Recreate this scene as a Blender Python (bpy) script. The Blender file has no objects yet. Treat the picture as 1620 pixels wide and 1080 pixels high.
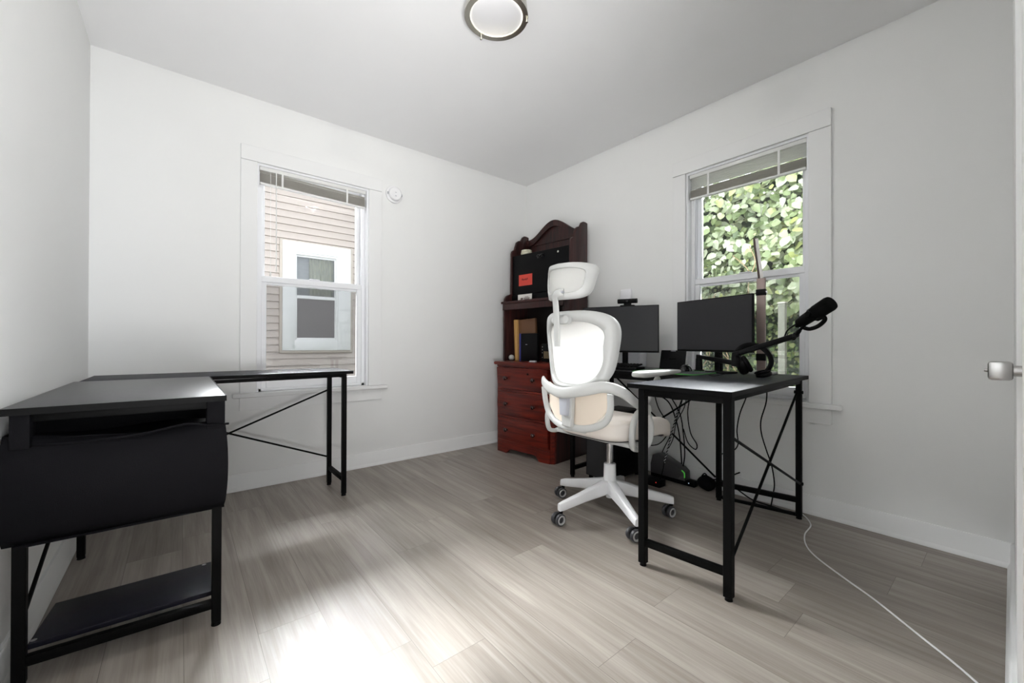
import bpy, bmesh, math, random
from mathutils import Vector, Matrix
random.seed(7)
PI = math.pi
S = bpy.context.scene
C = S.collection
R_ = math.radians

# ------------------------------------------------------------------ camera
f_px, yaw, pitch, roll = 644.19, 0.683558, 0.0045179, 0.0022785
CAM = Vector((-2.71504, -3.10717, 0.94))
F = Vector((math.sin(yaw)*math.cos(pitch), math.cos(yaw)*math.cos(pitch), math.sin(pitch)))
Rt = Vector((math.cos(yaw), -math.sin(yaw), 0)); Up = Rt.cross(F)
R2 = Rt*math.cos(roll)+Up*math.sin(roll); U2 = -Rt*math.sin(roll)+Up*math.cos(roll)
cd = bpy.data.cameras.new('camera'); cam = bpy.data.objects.new('camera', cd); C.objects.link(cam)
cd.sensor_width = 36; cd.sensor_fit = 'HORIZONTAL'; cd.lens = f_px/1620*36; cd.clip_start = 0.02
mt = Matrix((R2, U2, -F)).transposed().to_4x4(); mt.translation = CAM
cam.matrix_world = mt; S.camera = cam

# ------------------------------------------------------------------ world, light, exposure
S.view_settings.view_transform = 'Standard'; S.view_settings.look = 'None'
S.view_settings.gamma = 1; S.view_settings.exposure = 0.06
try: S.view_settings.use_curve_mapping = False
except Exception: pass
w = bpy.data.worlds.new('world'); S.world = w; w.use_nodes = True
bg = w.node_tree.nodes['Background']; bg.inputs[0].default_value = (0.95, 0.975, 1, 1); 

WS, PA, PB, PL, PH, PH2 = 1.75, 1350, 3200, 50, 37, 8
bg.inputs[1].default_value = WS
def area(name, loc, target, sx, sy, power, col, spread=180):
    l = bpy.data.lights.new(name, 'AREA'); l.shape = 'RECTANGLE'; l.size = sx; l.size_y = sy
    l.energy = power; l.color = col; l.spread = R_(spread)
    o = bpy.data.objects.new(name, l); C.objects.link(o); o.location = loc
    o.rotation_euler = (Vector(target)-Vector(loc)).to_track_quat('-Z', 'Y').to_euler()
    return o
area('sky_light_north', (-2.1, 1.75, 3.7), (-2.0, -1.0, 0.7), 4.0, 2.2, PA, (0.96, 0.98, 1), 75)
area('sky_light_east', (1.35, -2.1, 3.9), (-0.9, -2.0, 0.7), 3.0, 1.8, PB, (0.95, 0.98, 1), 70)
area('hallway_uplight', (-2.66, -3.60, 0.55), (-1.35, -1.75, 2.53), 0.6, 0.6, PH, (0.99, 0.99, 1), 120)  # added fill behind the camera, brightens the room by way of the ceiling
area('hallway_lamp', (-2.36, -3.60, 1.30), (-3.095, -2.40, 1.35), 0.5, 0.8, PH2, (0.90, 0.94, 1), 62)  # added unseen fill lamp that brightens the left wall


# ------------------------------------------------------------------ materials
def mat(name, col, rough=0.6, metal=0.0, spec=0.5, bump=0, bscale=200, var=0.0, vscale=6, emit=None, estr=0, trans=0, coat=0, stretch=None):
    m = bpy.data.materials.new(name); m.use_nodes = True; nt = m.node_tree; N = nt.nodes; L = nt.links
    b = N['Principled BSDF']
    b.inputs['Base Color'].default_value = (*col, 1); b.inputs['Roughness'].default_value = rough
    b.inputs['Metallic'].default_value = metal; b.inputs['Specular IOR Level'].default_value = spec
    b.inputs['Coat Weight'].default_value = coat
    tc = N.new('ShaderNodeTexCoord'); src = tc.outputs['Object']
    if stretch:
        mp = N.new('ShaderNodeMapping'); mp.inputs['Scale'].default_value = stretch; L.new(src, mp.inputs[0]); src = mp.outputs[0]
    n = N.new('ShaderNodeTexNoise'); n.inputs['Scale'].default_value = vscale; n.inputs['Detail'].default_value = 5
    L.new(src, n.inputs['Vector'])
    v = var if var else 0.04
    mx = N.new('ShaderNodeMix'); mx.data_type = 'RGBA'
    mx.inputs['A'].default_value = (*[c*(1-v) for c in col], 1); mx.inputs['B'].default_value = (*[min(1, c*(1+v)) for c in col], 1)
    L.new(n.outputs['Fac'], mx.inputs['Factor']); L.new(mx.outputs['Result'], b.inputs['Base Color'])
    if bump:
        n2 = N.new('ShaderNodeTexNoise'); n2.inputs['Scale'].default_value = bscale; n2.inputs['Detail'].default_value = 3
        L.new(src, n2.inputs['Vector'])
        bp = N.new('ShaderNodeBump'); bp.inputs['Strength'].default_value = bump; bp.inputs['Distance'].default_value = 0.002
        L.new(n2.outputs['Fac'], bp.inputs['Height']); L.new(bp.outputs[0], b.inputs['Normal'])
    if emit:
        b.inputs['Emission Color'].default_value = (*emit, 1); b.inputs['Emission Strength'].default_value = estr
    if trans:
        t = N.new('ShaderNodeBsdfTranslucent'); L.new(mx.outputs['Result'], t.inputs[0])
        ms = N.new('ShaderNodeMixShader'); ms.inputs[0].default_value = trans
        L.new(b.outputs[0], ms.inputs[1]); L.new(t.outputs[0], ms.inputs[2])
        L.new(ms.outputs[0], N['Material Output'].inputs[0])
    return m

def floor_mat():
    m = bpy.data.materials.new('vinyl_plank'); m.use_nodes = True; nt = m.node_tree; N = nt.nodes; L = nt.links
    b = N['Principled BSDF']
    def math_(op, a, c=None):
        q = N.new('ShaderNodeMath'); q.operation = op
        for i, z in enumerate((a, c)):
            if z is None: continue
            if isinstance(z, (int, float)): q.inputs[i].default_value = z
            else: L.new(z, q.inputs[i])
        return q.outputs[0]
    g = N.new('ShaderNodeNewGeometry'); sp = N.new('ShaderNodeSeparateXYZ'); L.new(g.outputs['Position'], sp.inputs[0])
    u = math_('DIVIDE', math_('ADD', sp.outputs['X'], 1.211+0.1865*20), 0.1865)
    row = math_('FLOOR', u); fu = math_('FRACT', u)
    wn = N.new('ShaderNodeTexWhiteNoise'); wn.noise_dimensions = '1D'; L.new(math_('ADD', row, 3.7), wn.inputs['W'])
    v = math_('ADD', math_('DIVIDE', sp.outputs['Y'], 1.2), math_('ADD', wn.outputs['Value'], 10.0))
    col = math_('FLOOR', v); fv = math_('FRACT', v)
    cb = N.new('ShaderNodeCombineXYZ'); L.new(row, cb.inputs[0]); L.new(col, cb.inputs[1])
    w2 = N.new('ShaderNodeTexWhiteNoise'); w2.noise_dimensions = '3D'; L.new(cb.outputs[0], w2.inputs['Vector'])
    # grain coordinates, stretched along Y, shifted per plank
    cg = N.new('ShaderNodeCombineXYZ'); L.new(math_('MULTIPLY', sp.outputs['X'], 26), cg.inputs[0])
    L.new(math_('MULTIPLY', sp.outputs['Y'], 1.5), cg.inputs[1]); L.new(math_('MULTIPLY', w2.outputs['Value'], 60), cg.inputs[2])
    n1 = N.new('ShaderNodeTexNoise'); n1.inputs['Scale'].default_value = 1.0; n1.inputs['Detail'].default_value = 6; n1.inputs['Distortion'].default_value = 0.6
    L.new(cg.outputs[0], n1.inputs['Vector'])
    cf = N.new('ShaderNodeCombineXYZ'); L.new(math_('MULTIPLY', sp.outputs['X'], 170), cf.inputs[0])
    L.new(math_('MULTIPLY', sp.outputs['Y'], 5), cf.inputs[1]); L.new(math_('MULTIPLY', w2.outputs['Value'], 60), cf.inputs[2])
    n2 = N.new('ShaderNodeTexNoise'); n2.inputs['Scale'].default_value = 1.0; n2.inputs['Detail'].default_value = 3; L.new(cf.outputs[0], n2.inputs['Vector'])
    cm = N.new('ShaderNodeCombineXYZ'); L.new(math_('MULTIPLY', sp.outputs['X'], 7), cm.inputs[0])
    L.new(math_('MULTIPLY', sp.outputs['Y'], 1.2), cm.inputs[1]); L.new(math_('MULTIPLY', w2.outputs['Value'], 30), cm.inputs[2])
    n3 = N.new('ShaderNodeTexNoise'); n3.inputs['Scale'].default_value = 1.0; n3.inputs['Detail'].default_value = 2; L.new(cm.outputs[0], n3.inputs['Vector'])
    t = math_('ADD', math_('MULTIPLY', n1.outputs['Fac'], 0.55), math_('MULTIPLY', n2.outputs['Fac'], 0.25))
    t = math_('ADD', t, math_('MULTIPLY', w2.outputs['Value'], 0.14)); t = math_('ADD', t, math_('MULTIPLY', n3.outputs['Fac'], 0.25))
    cr = N.new('ShaderNodeValToRGB'); L.new(t, cr.inputs[0])
    e = cr.color_ramp.elements
    e[0].position = 0.32; e[0].color = (0.150, 0.126, 0.106, 1); e[1].position = 0.80; e[1].color = (0.400, 0.362, 0.325, 1)
    k = cr.color_ramp.elements.new(0.56); k.color = (0.262, 0.230, 0.201, 1)
    # seams
    su = math_('MINIMUM', fu, math_('SUBTRACT', 1.0, fu)); sv = math_('MINIMUM', fv, math_('SUBTRACT', 1.0, fv))
    s = math_('MINIMUM', math_('MULTIPLY', su, 0.1865), math_('MULTIPLY', sv, 1.2))
    sm = math_('GREATER_THAN', s, 0.0008)
    mx = N.new('ShaderNodeMix'); mx.data_type = 'RGBA'; mx.inputs['A'].default_value = (0.15, 0.13, 0.115, 1)
    L.new(sm, mx.inputs['Factor']); L.new(cr.outputs[0], mx.inputs['B']); L.new(mx.outputs['Result'], b.inputs['Base Color'])
    b.inputs['Roughness'].default_value = 0.42
    bp = N.new('ShaderNodeBump'); bp.inputs['Strength'].default_value = 0.25; bp.inputs['Distance'].default_value = 0.001
    L.new(math_('ADD', n2.outputs['Fac'], sm), bp.inputs['Height']); L.new(bp.outputs[0], b.inputs['Normal'])
    return m

def wood_mat(name, c0, c1, rough=0.3, coat=0.3, axis='X', sc=1.0):
    m = bpy.data.materials.new(name); m.use_nodes = True; nt = m.node_tree; N = nt.nodes; L = nt.links
    b = N['Principled BSDF']; tc = N.new('ShaderNodeTexCoord'); mp = N.new('ShaderNodeMapping')
    s = {'X': (2, 30, 30), 'Y': (30, 2, 30), 'Z': (30, 30, 2)}[axis]; mp.inputs['Scale'].default_value = [q*sc for q in s]
    L.new(tc.outputs['Object'], mp.inputs[0])
    n = N.new('ShaderNodeTexNoise'); n.inputs['Scale'].default_value = 1.5; n.inputs['Detail'].default_value = 6; n.inputs['Distortion'].default_value = 0.8
    L.new(mp.outputs[0], n.inputs['Vector'])
    cr = N.new('ShaderNodeValToRGB'); cr.color_ramp.elements[0].position = 0.35; cr.color_ramp.elements[0].color = (*c0, 1)
    cr.color_ramp.elements[1].position = 0.68; cr.color_ramp.elements[1].color = (*c1, 1)
    L.new(n.outputs['Fac'], cr.inputs[0]); L.new(cr.outputs[0], b.inputs['Base Color'])
    b.inputs['Specular IOR Level'].default_value = 0.25; b.inputs['Roughness'].default_value = rough; b.inputs['Coat Weight'].default_value = coat; b.inputs['Coat Roughness'].default_value = 0.2
    return m

def glass_mat():
    m = bpy.data.materials.new('window_glass'); m.use_nodes = True; nt = m.node_tree; N = nt.nodes; L = nt.links
    N.remove(N['Principled BSDF'])
    t = N.new('ShaderNodeBsdfTransparent'); t.inputs[0].default_value = (0.98, 0.982, 0.98, 1)
    g = N.new('ShaderNodeBsdfGlossy'); g.inputs['Roughness'].default_value = 0.01
    fr = N.new('ShaderNodeFresnel'); fr.inputs[0].default_value = 1.45
    nz = N.new('ShaderNodeTexNoise'); nz.inputs['Scale'].default_value = 3
    ms = N.new('ShaderNodeMixShader'); L.new(fr.outputs[0], ms.inputs[0]); L.new(t.outputs[0], ms.inputs[1]); L.new(g.outputs[0], ms.inputs[2])
    L.new(ms.outputs[0], N['Material Output'].inputs[0]); return m
def screen_mat():
    m = bpy.data.materials.new('insect_screen_mesh'); m.use_nodes = True; nt = m.node_tree; N = nt.nodes; L = nt.links
    N.remove(N['Principled BSDF'])
    t = N.new('ShaderNodeBsdfTransparent'); d = N.new('ShaderNodeBsdfDiffuse'); d.inputs[0].default_value = (0.035, 0.035, 0.035, 1)
    ms = N.new('ShaderNodeMixShader'); ms.inputs[0].default_value = 0.30; L.new(t.outputs[0], ms.inputs[1]); L.new(d.outputs[0], ms.inputs[2])
    L.new(ms.outputs[0], N['Material Output'].inputs[0]); return m
def leaf_mat(name, stops, trans=0.35, rough=0.5):
    m = bpy.data.materials.new(name); m.use_nodes = True; nt = m.node_tree; N = nt.nodes; L = nt.links
    b = N['Principled BSDF']; g = N.new('ShaderNodeNewGeometry'); cr = N.new('ShaderNodeValToRGB')
    L.new(g.outputs['Random Per Island'], cr.inputs[0]); el = cr.color_ramp.elements
    el[0].position = 0; el[0].color = (*stops[0], 1); el[1].position = 1; el[1].color = (*stops[-1], 1)
    for i, s_ in enumerate(stops[1:-1]):
        k = el.new((i+1)/(len(stops)-1)); k.color = (*s_, 1)
    L.new(cr.outputs[0], b.inputs['Base Color']); b.inputs['Roughness'].default_value = rough
    t = N.new('ShaderNodeBsdfTranslucent'); L.new(cr.outputs[0], t.inputs[0])
    ms = N.new('ShaderNodeMixShader'); ms.inputs[0].default_value = trans
    L.new(b.outputs[0], ms.inputs[1]); L.new(t.outputs[0], ms.inputs[2]); L.new(ms.outputs[0], N['Material Output'].inputs[0])
    return m

WALL = mat('wall_paint', (0.835, 0.84, 0.83), 0.75, bump=0.05, bscale=350, var=0.01)
CEIL = mat('ceiling_paint', (0.90, 0.90, 0.90), 0.85, bump=0.04, bscale=300, var=0.01)
TRIM = mat('trim_paint', (0.84, 0.845, 0.84), 0.5, spec=0.3, var=0.01)
VINYL = mat('window_vinyl', (0.86, 0.87, 0.89), 0.35, var=0.01)
FLOOR = floor_mat()
GLASS = glass_mat(); SCREEN = screen_mat()
BLKW = mat('black_desk_laminate', (0.012, 0.012, 0.015), 0.30, spec=0.75, bump=0.25, bscale=60, var=0.4, vscale=8, stretch=(3, 14, 3))
BLKW2 = mat('black_desk_laminate_grain', (0.013, 0.014, 0.021), 0.50, spec=0.22, bump=0.6, bscale=60, var=0.45, vscale=8, stretch=(14, 3, 3))
BLKM = mat('black_powder_metal', (0.0035, 0.0035, 0.0035), 0.5, spec=0.07, bump=0.05)
BLKF = mat('black_nonwoven_fabric', (0.005, 0.0048, 0.006), 0.7, bump=0.3, bscale=500, spec=0.08)
WPL = mat('white_plastic', (0.52, 0.525, 0.51), 0.38, var=0.01)
WPL2 = mat('white_base_plastic', (0.86, 0.86, 0.87), 0.35, var=0.01)
MESHF = mat('cream_mesh_fabric', (0.88, 0.865, 0.83), 0.8, bump=0.3, bscale=900, trans=0.25)
BEIGE = mat('beige_fabric', (0.78, 0.68, 0.57), 0.85, bump=0.3, bscale=600)
CREAM = mat('cream_seat_fabric', (0.85, 0.79, 0.73), 0.85, bump=0.3, bscale=600)
PADG = mat('grey_plastic_pad', (0.42, 0.43, 0.47), 0.45)
CHROME = mat('chrome', (0.60, 0.60, 0.62), 0.16, metal=1)
NICKEL = mat('brushed_nickel', (0.50, 0.485, 0.43), 0.25, metal=1)
CASTG = mat('caster_grey', (0.045, 0.045, 0.05), 0.35)
BLKP = mat('black_plastic', (0.004, 0.004, 0.0045), 0.42, spec=0.10)
BLKG = mat('glossy_black_plastic', (0.006, 0.006, 0.007), 0.15, spec=0.35)
SCRN = mat('monitor_screen', (0.014, 0.014, 0.017), 0.38, spec=0.35)
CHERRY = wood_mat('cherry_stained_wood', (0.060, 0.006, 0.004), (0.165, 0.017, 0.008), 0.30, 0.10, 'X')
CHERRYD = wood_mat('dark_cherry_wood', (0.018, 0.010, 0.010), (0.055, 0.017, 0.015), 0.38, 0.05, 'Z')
DARKIN = mat('dark_cabinet_interior', (0.020, 0.012, 0.011), 0.5)

# ------------------------------------------------------------------ mesh helpers
class MB:
    def __init__(s): s.b = bmesh.new()
    def _new(s, verts, faces):
        vs = [s.b.verts.new(v) for v in verts]; out = []
        for f in faces:
            try: out.append(s.b.faces.new([vs[i] for i in f]))
            except ValueError: pass
        return vs, out
    def box(s, p, q, bev=0, M=None, seg=2):
        x0, y0, z0 = [min(a, b) for a, b in zip(p, q)]; x1, y1, z1 = [max(a, b) for a, b in zip(p, q)]
        V = [(x0,y0,z0),(x1,y0,z0),(x1,y1,z0),(x0,y1,z0),(x0,y0,z1),(x1,y0,z1),(x1,y1,z1),(x0,y1,z1)]
        if M is not None: V = [M @ Vector(v) for v in V]
        vs, fs = s._new(V, [(0,3,2,1),(4,5,6,7),(0,1,5,4),(1,2,6,5),(2,3,7,6),(3,0,4,7)])
        if bev:
            es = list({e for f in fs for e in f.edges})
            bmesh.ops.bevel(s.b, geom=es, offset=bev, segments=seg, affect='EDGES', profile=0.5, clamp_overlap=True)
        return s
    def bar(s, a, b, w, t, bev=0, up=(0, 0, 1)):
        a, b = Vector(a), Vector(b); d = b-a; L = d.length; z = d.normalized(); u = Vector(up)
        if abs(z.dot(u)) > 0.98: u = Vector((1, 0, 0))
        x = u.cross(z).normalized(); y = z.cross(x)
        M = Matrix((x, y, z)).transposed().to_4x4(); M.translation = a
        return s.box((-w/2, -t/2, 0), (w/2, t/2, L), bev, M)
    def cyl(s, a, b, r0, r1=None, n=24, caps=True):
        return s.sweep([a, b], [r0, r0 if r1 is None else r1], n, caps)
    def sweep(s, pts, rad, n=12, caps=True, flat=1.0, closed=False, up=None):
        P = [Vector(p) for p in pts]; m = len(P)
        if not isinstance(rad, (list, tuple)): rad = [rad]*m
        rings = []; prev = None
        for i, p in enumerate(P):
            if closed: t = (P[(i+1) % m]-P[i-1]).normalized()
            else: t = (P[min(i+1, m-1)]-P[max(i-1, 0)]).normalized()
            if up is not None: x = Vector(up).cross(t)
            elif prev is None:
                a = Vector((0, 0, 1)) if abs(t.z) < 0.9 else Vector((1, 0, 0)); x = a.cross(t)
            else: x = prev - t*prev.dot(t)
            if x.length < 1e-6: x = Vector((1, 0, 0)).cross(t)
            x.normalize(); y = t.cross(x); prev = x
            rings.append([s.b.verts.new(p + x*rad[i]*math.cos(2*PI*k/n) + y*rad[i]*flat*math.sin(2*PI*k/n)) for k in range(n)])
        for i in range(m if closed else m-1):
            A, B = rings[i], rings[(i+1) % m]
            for k in range(n): s.b.faces.new((A[k], A[(k+1) % n], B[(k+1) % n], B[k]))
        if caps and not closed:
            s.b.faces.new(list(reversed(rings[0]))); s.b.faces.new(rings[-1])
        return s
    def lathe(s, prof, o=(0, 0, 0), ax=(0, 0, 1), n=32):
        o = Vector(o); z = Vector(ax).normalized(); a = Vector((0, 0, 1)) if abs(z.z) < 0.9 else Vector((1, 0, 0))
        x = a.cross(z).normalized(); y = z.cross(x); rings = []
        for r, h in prof:
            rings.append([s.b.verts.new(o+z*h+x*r*math.cos(2*PI*k/n)+y*r*math.sin(2*PI*k/n)) for k in range(n)] if r > 1e-6 else [s.b.verts.new(o+z*h)])
        for A, B in zip(rings, rings[1:]):
            for k in range(n):
                k2 = (k+1) % n
                f = (A[k], A[k2], B[k2], B[k]) if len(A) > 1 and len(B) > 1 else ((A[0], B[k2], B[k]) if len(B) > 1 else (A[k], A[k2], B[0]))
                if len(A) == 1 and len(B) == 1: continue
                s.b.faces.new(f)
        return s
    def prism(s, poly, fn, d0, d1, bev=0):
        n = len(poly); A = [s.b.verts.new(fn(a, b, d0)) for a, b in poly]; B = [s.b.verts.new(fn(a, b, d1)) for a, b in poly]
        fs = [s.b.faces.new(A), s.b.faces.new(list(reversed(B)))]
        for i in range(n): fs.append(s.b.faces.new((A[i], B[i], B[(i+1) % n], A[(i+1) % n])))
        if bev:
            es = list({e for f in fs[:2] for e in f.edges}); bmesh.ops.bevel(s.b, geom=es, offset=bev, segments=2, affect='EDGES', profile=0.5, clamp_overlap=True)
        return s
    def grid(s, fn, nu, nv, th=None):
        """fn(i/nu, j/nv) -> point; th = offset vector function for a closed slab"""
        def lay(off):
            return [[s.b.verts.new(Vector(fn(i/nu, j/nv)) + (Vector(off) if off else Vector())) for j in range(nv+1)] for i in range(nu+1)]
        G = lay(None)
        for i in range(nu):
            for j in range(nv): s.b.faces.new((G[i][j], G[i+1][j], G[i+1][j+1], G[i][j+1]))
        if th:
            H = lay(th)
            for i in range(nu):
                for j in range(nv): s.b.faces.new((H[i][j+1], H[i+1][j+1], H[i+1][j], H[i][j]))
            for i in range(nu):
                s.b.faces.new((G[i+1][0], G[i][0], H[i][0], H[i+1][0])); s.b.faces.new((G[i][nv], G[i+1][nv], H[i+1][nv], H[i][nv]))
            for j in range(nv):
                s.b.faces.new((G[0][j], G[0][j+1], H[0][j+1], H[0][j])); s.b.faces.new((G[nu][j+1], G[nu][j], H[nu][j], H[nu][j+1]))
        return s
    def loopband(s, outer, inner, off):
        """closed ring between two matched outlines, extruded by off"""
        off = Vector(off) if not callable(off) else off
        n = len(outer)
        def o_(i): return off(i) if callable(off) else off
        L = [[s.b.verts.new(Vector(p)) for p in outer], [s.b.verts.new(Vector(p)) for p in inner]]
        L += [[s.b.verts.new(Vector(p)+o_(i)) for i, p in enumerate(inner)], [s.b.verts.new(Vector(p)+o_(i)) for i, p in enumerate(outer)]]
        fs = []
        for a in range(4):
            A, B = L[a], L[(a+1) % 4]
            for k in range(n): fs.append(s.b.faces.new((A[k], A[(k+1) % n], B[(k+1) % n], B[k])))
        return s

def finish(m, name, material, ang=0.7):
    bmesh.ops.recalc_face_normals(m.b, faces=m.b.faces[:])
    me = bpy.data.meshes.new(name); m.b.to_mesh(me); m.b.free()
    me.materials.append(material); me.shade_smooth()
    try: me.set_sharp_from_angle(angle=ang)
    except Exception: pass
    return me
def obj(name, m, material, parent=None, local=False, label=None, ang=0.7):
    if parent is not None and not local:
        bmesh.ops.translate(m.b, verts=m.b.verts[:], vec=-root_loc(parent))
    o = bpy.data.objects.new(name, finish(m, name, material, ang)); C.objects.link(o)
    if parent is not None: o.parent = parent
    if label: o['label'] = label
    return o
def root_loc(p):
    v = Vector(p.location)
    while p.parent: p = p.parent; v += Vector(p.location)
    return v
def thing(name, label, cat, loc=(0, 0, 0), rz=0, group=None):
    o = bpy.data.objects.new(name, None); C.objects.link(o); o.location = loc; o.rotation_euler = (0, 0, rz)
    o.empty_display_size = 0.05; o['label'] = label; o['category'] = cat
    if group: o['group'] = group
    return o
def tag(o, label, cat, group=None, kind=None):
    if label: o['label'] = label
    if cat: o['category'] = cat
    if group: o['group'] = group
    if kind: o['kind'] = kind
    return o
def origin(o, p):
    """move a mesh object's origin to p"""
    p = Vector(p); o.data.transform(Matrix.Translation(-p)); o.location = p; return o
def struct(name, m, material):
    o = obj(name, m, material); o['kind'] = 'structure'; return o
def smooth_path(pts, n=8):
    P = [Vector(p) for p in pts]; P = [P[0]*2-P[1]] + P + [P[-1]*2-P[-2]]; out = []
    for i in range(1, len(P)-2):
        for k in range(n):
            t = k/n; a, b, c, d = P[i-1], P[i], P[i+1], P[i+2]
            out.append(0.5*((2*b)+(-a+c)*t+(2*a-5*b+4*c-d)*t*t+(-a+3*b-3*c+d)*t**3))
    out.append(P[-2]); return out
def extr(fn):  # helper for prism mapping
    return fn

# ------------------------------------------------------------------ room
XL, H, YF = -3.095, 2.53, -3.113
WA = (-2.331, -1.604); WB = (-2.395, -1.684); WZ = (0.617, 2.113)
m = MB(); m.box((XL-0.15, -4.4, -0.12), (0.15, 0.15, 0)); struct('floor', m, FLOOR)
m = MB(); m.box((XL-0.15, -4.4, H), (0.15, 0.15, H+0.12)); struct('ceiling', m, CEIL)
m = MB(); m.box((XL-0.15, 0, 0), (WA[0], 0.15, H)).box((WA[1], 0, 0), (0.15, 0.15, H)).box((WA[0], 0, 0), (WA[1], 0.15, WZ[0]-0.02)).box((WA[0], 0, WZ[1]), (WA[1], 0.15, H))
struct('wall_back', m, WALL)
m = MB(); m.box((0, WB[1], 0), (0.15, 0, H)).box((0, YF-0.12, 0), (0.15, WB[0], H)).box((0, WB[0], 0), (0.15, WB[1], WZ[0]-0.02)).box((0, WB[0], WZ[1]), (0.15, WB[1], H))
struct('wall_right', m, WALL)
m = MB(); m.box((XL-0.15, -4.4, 0), (XL, 0, H)); struct('wall_left', m, WALL)
DX0, DX1 = -2.13, -1.40
m = MB(); m.box((-2.27, YF-0.12, 0), (DX0, YF, H)).box((DX1, YF-0.12, 0), (0, YF, H)).box((DX0, YF-0.12, 2.05), (DX1, YF, H))
m.box((-2.27, -4.25, 0), (-2.15, YF-0.12, H)).box((XL, -4.4, 0), (-2.15, -4.25, H)).box((-2.15, YF-0.30, 0), (0.15, YF-0.24, H))
struct('wall_front', m, WALL)

CLAD = mat('exterior_cladding', (0.10, 0.11, 0.12), 0.8, var=0.1)  # added dark outer skin, keeps bounced light off the neighbour's siding
for k_, W_, u_, e_ in ((1, lambda u, v, z: (u, v, z), WA, (XL-0.15, 0.17)), (2, lambda u, v, z: (v, u, z), WB, (YF-0.12, 0.15))):
    m = MB(); m.box(W_(e_[0], 0.151, -0.4), W_(u_[0]-0.03, 0.17, 6)).box(W_(u_[1]+0.03, 0.151, -0.4), W_(e_[1], 0.17, 6)).box(W_(u_[0]-0.03, 0.151, -0.4), W_(u_[1]+0.03, 0.17, WZ[0]-0.04)).box(W_(u_[0]-0.03, 0.151, WZ[1]+0.03), W_(u_[1]+0.03, 0.17, 6))
    struct('trim_%d' % k_, m, CLAD)

def baseboard(name, a, b, nrm, top=0.105):
    a, b, nrm = Vector(a), Vector(b), Vector(nrm)
    d = (b-a).normalized(); L = (b-a).length
    prof = [(0, 0), (0.020, 0), (0.020, 0.006), (0.016, 0.016), (0.013, 0.020), (0.012, 0.022), (0.012, top-0.006), (0.008, top), (0, top)]
    mm = MB(); mm.prism(prof, lambda p, z, t: a+nrm*p+Vector((0, 0, z))+d*t, 0, L); struct(name, mm, TRIM)
baseboard('baseboard_back', (XL, 0, 0), (0, 0, 0), (0, -1, 0))
baseboard('baseboard_right', (0, 0, 0), (0, YF, 0), (-1, 0, 0))
baseboard('baseboard_left', (XL, YF-1, 0), (XL, 0, 0), (1, 0, 0))
baseboard('baseboard_front', (DX1+0.005, YF, 0), (-0.0, YF, 0), (0, 1, 0))

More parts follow.
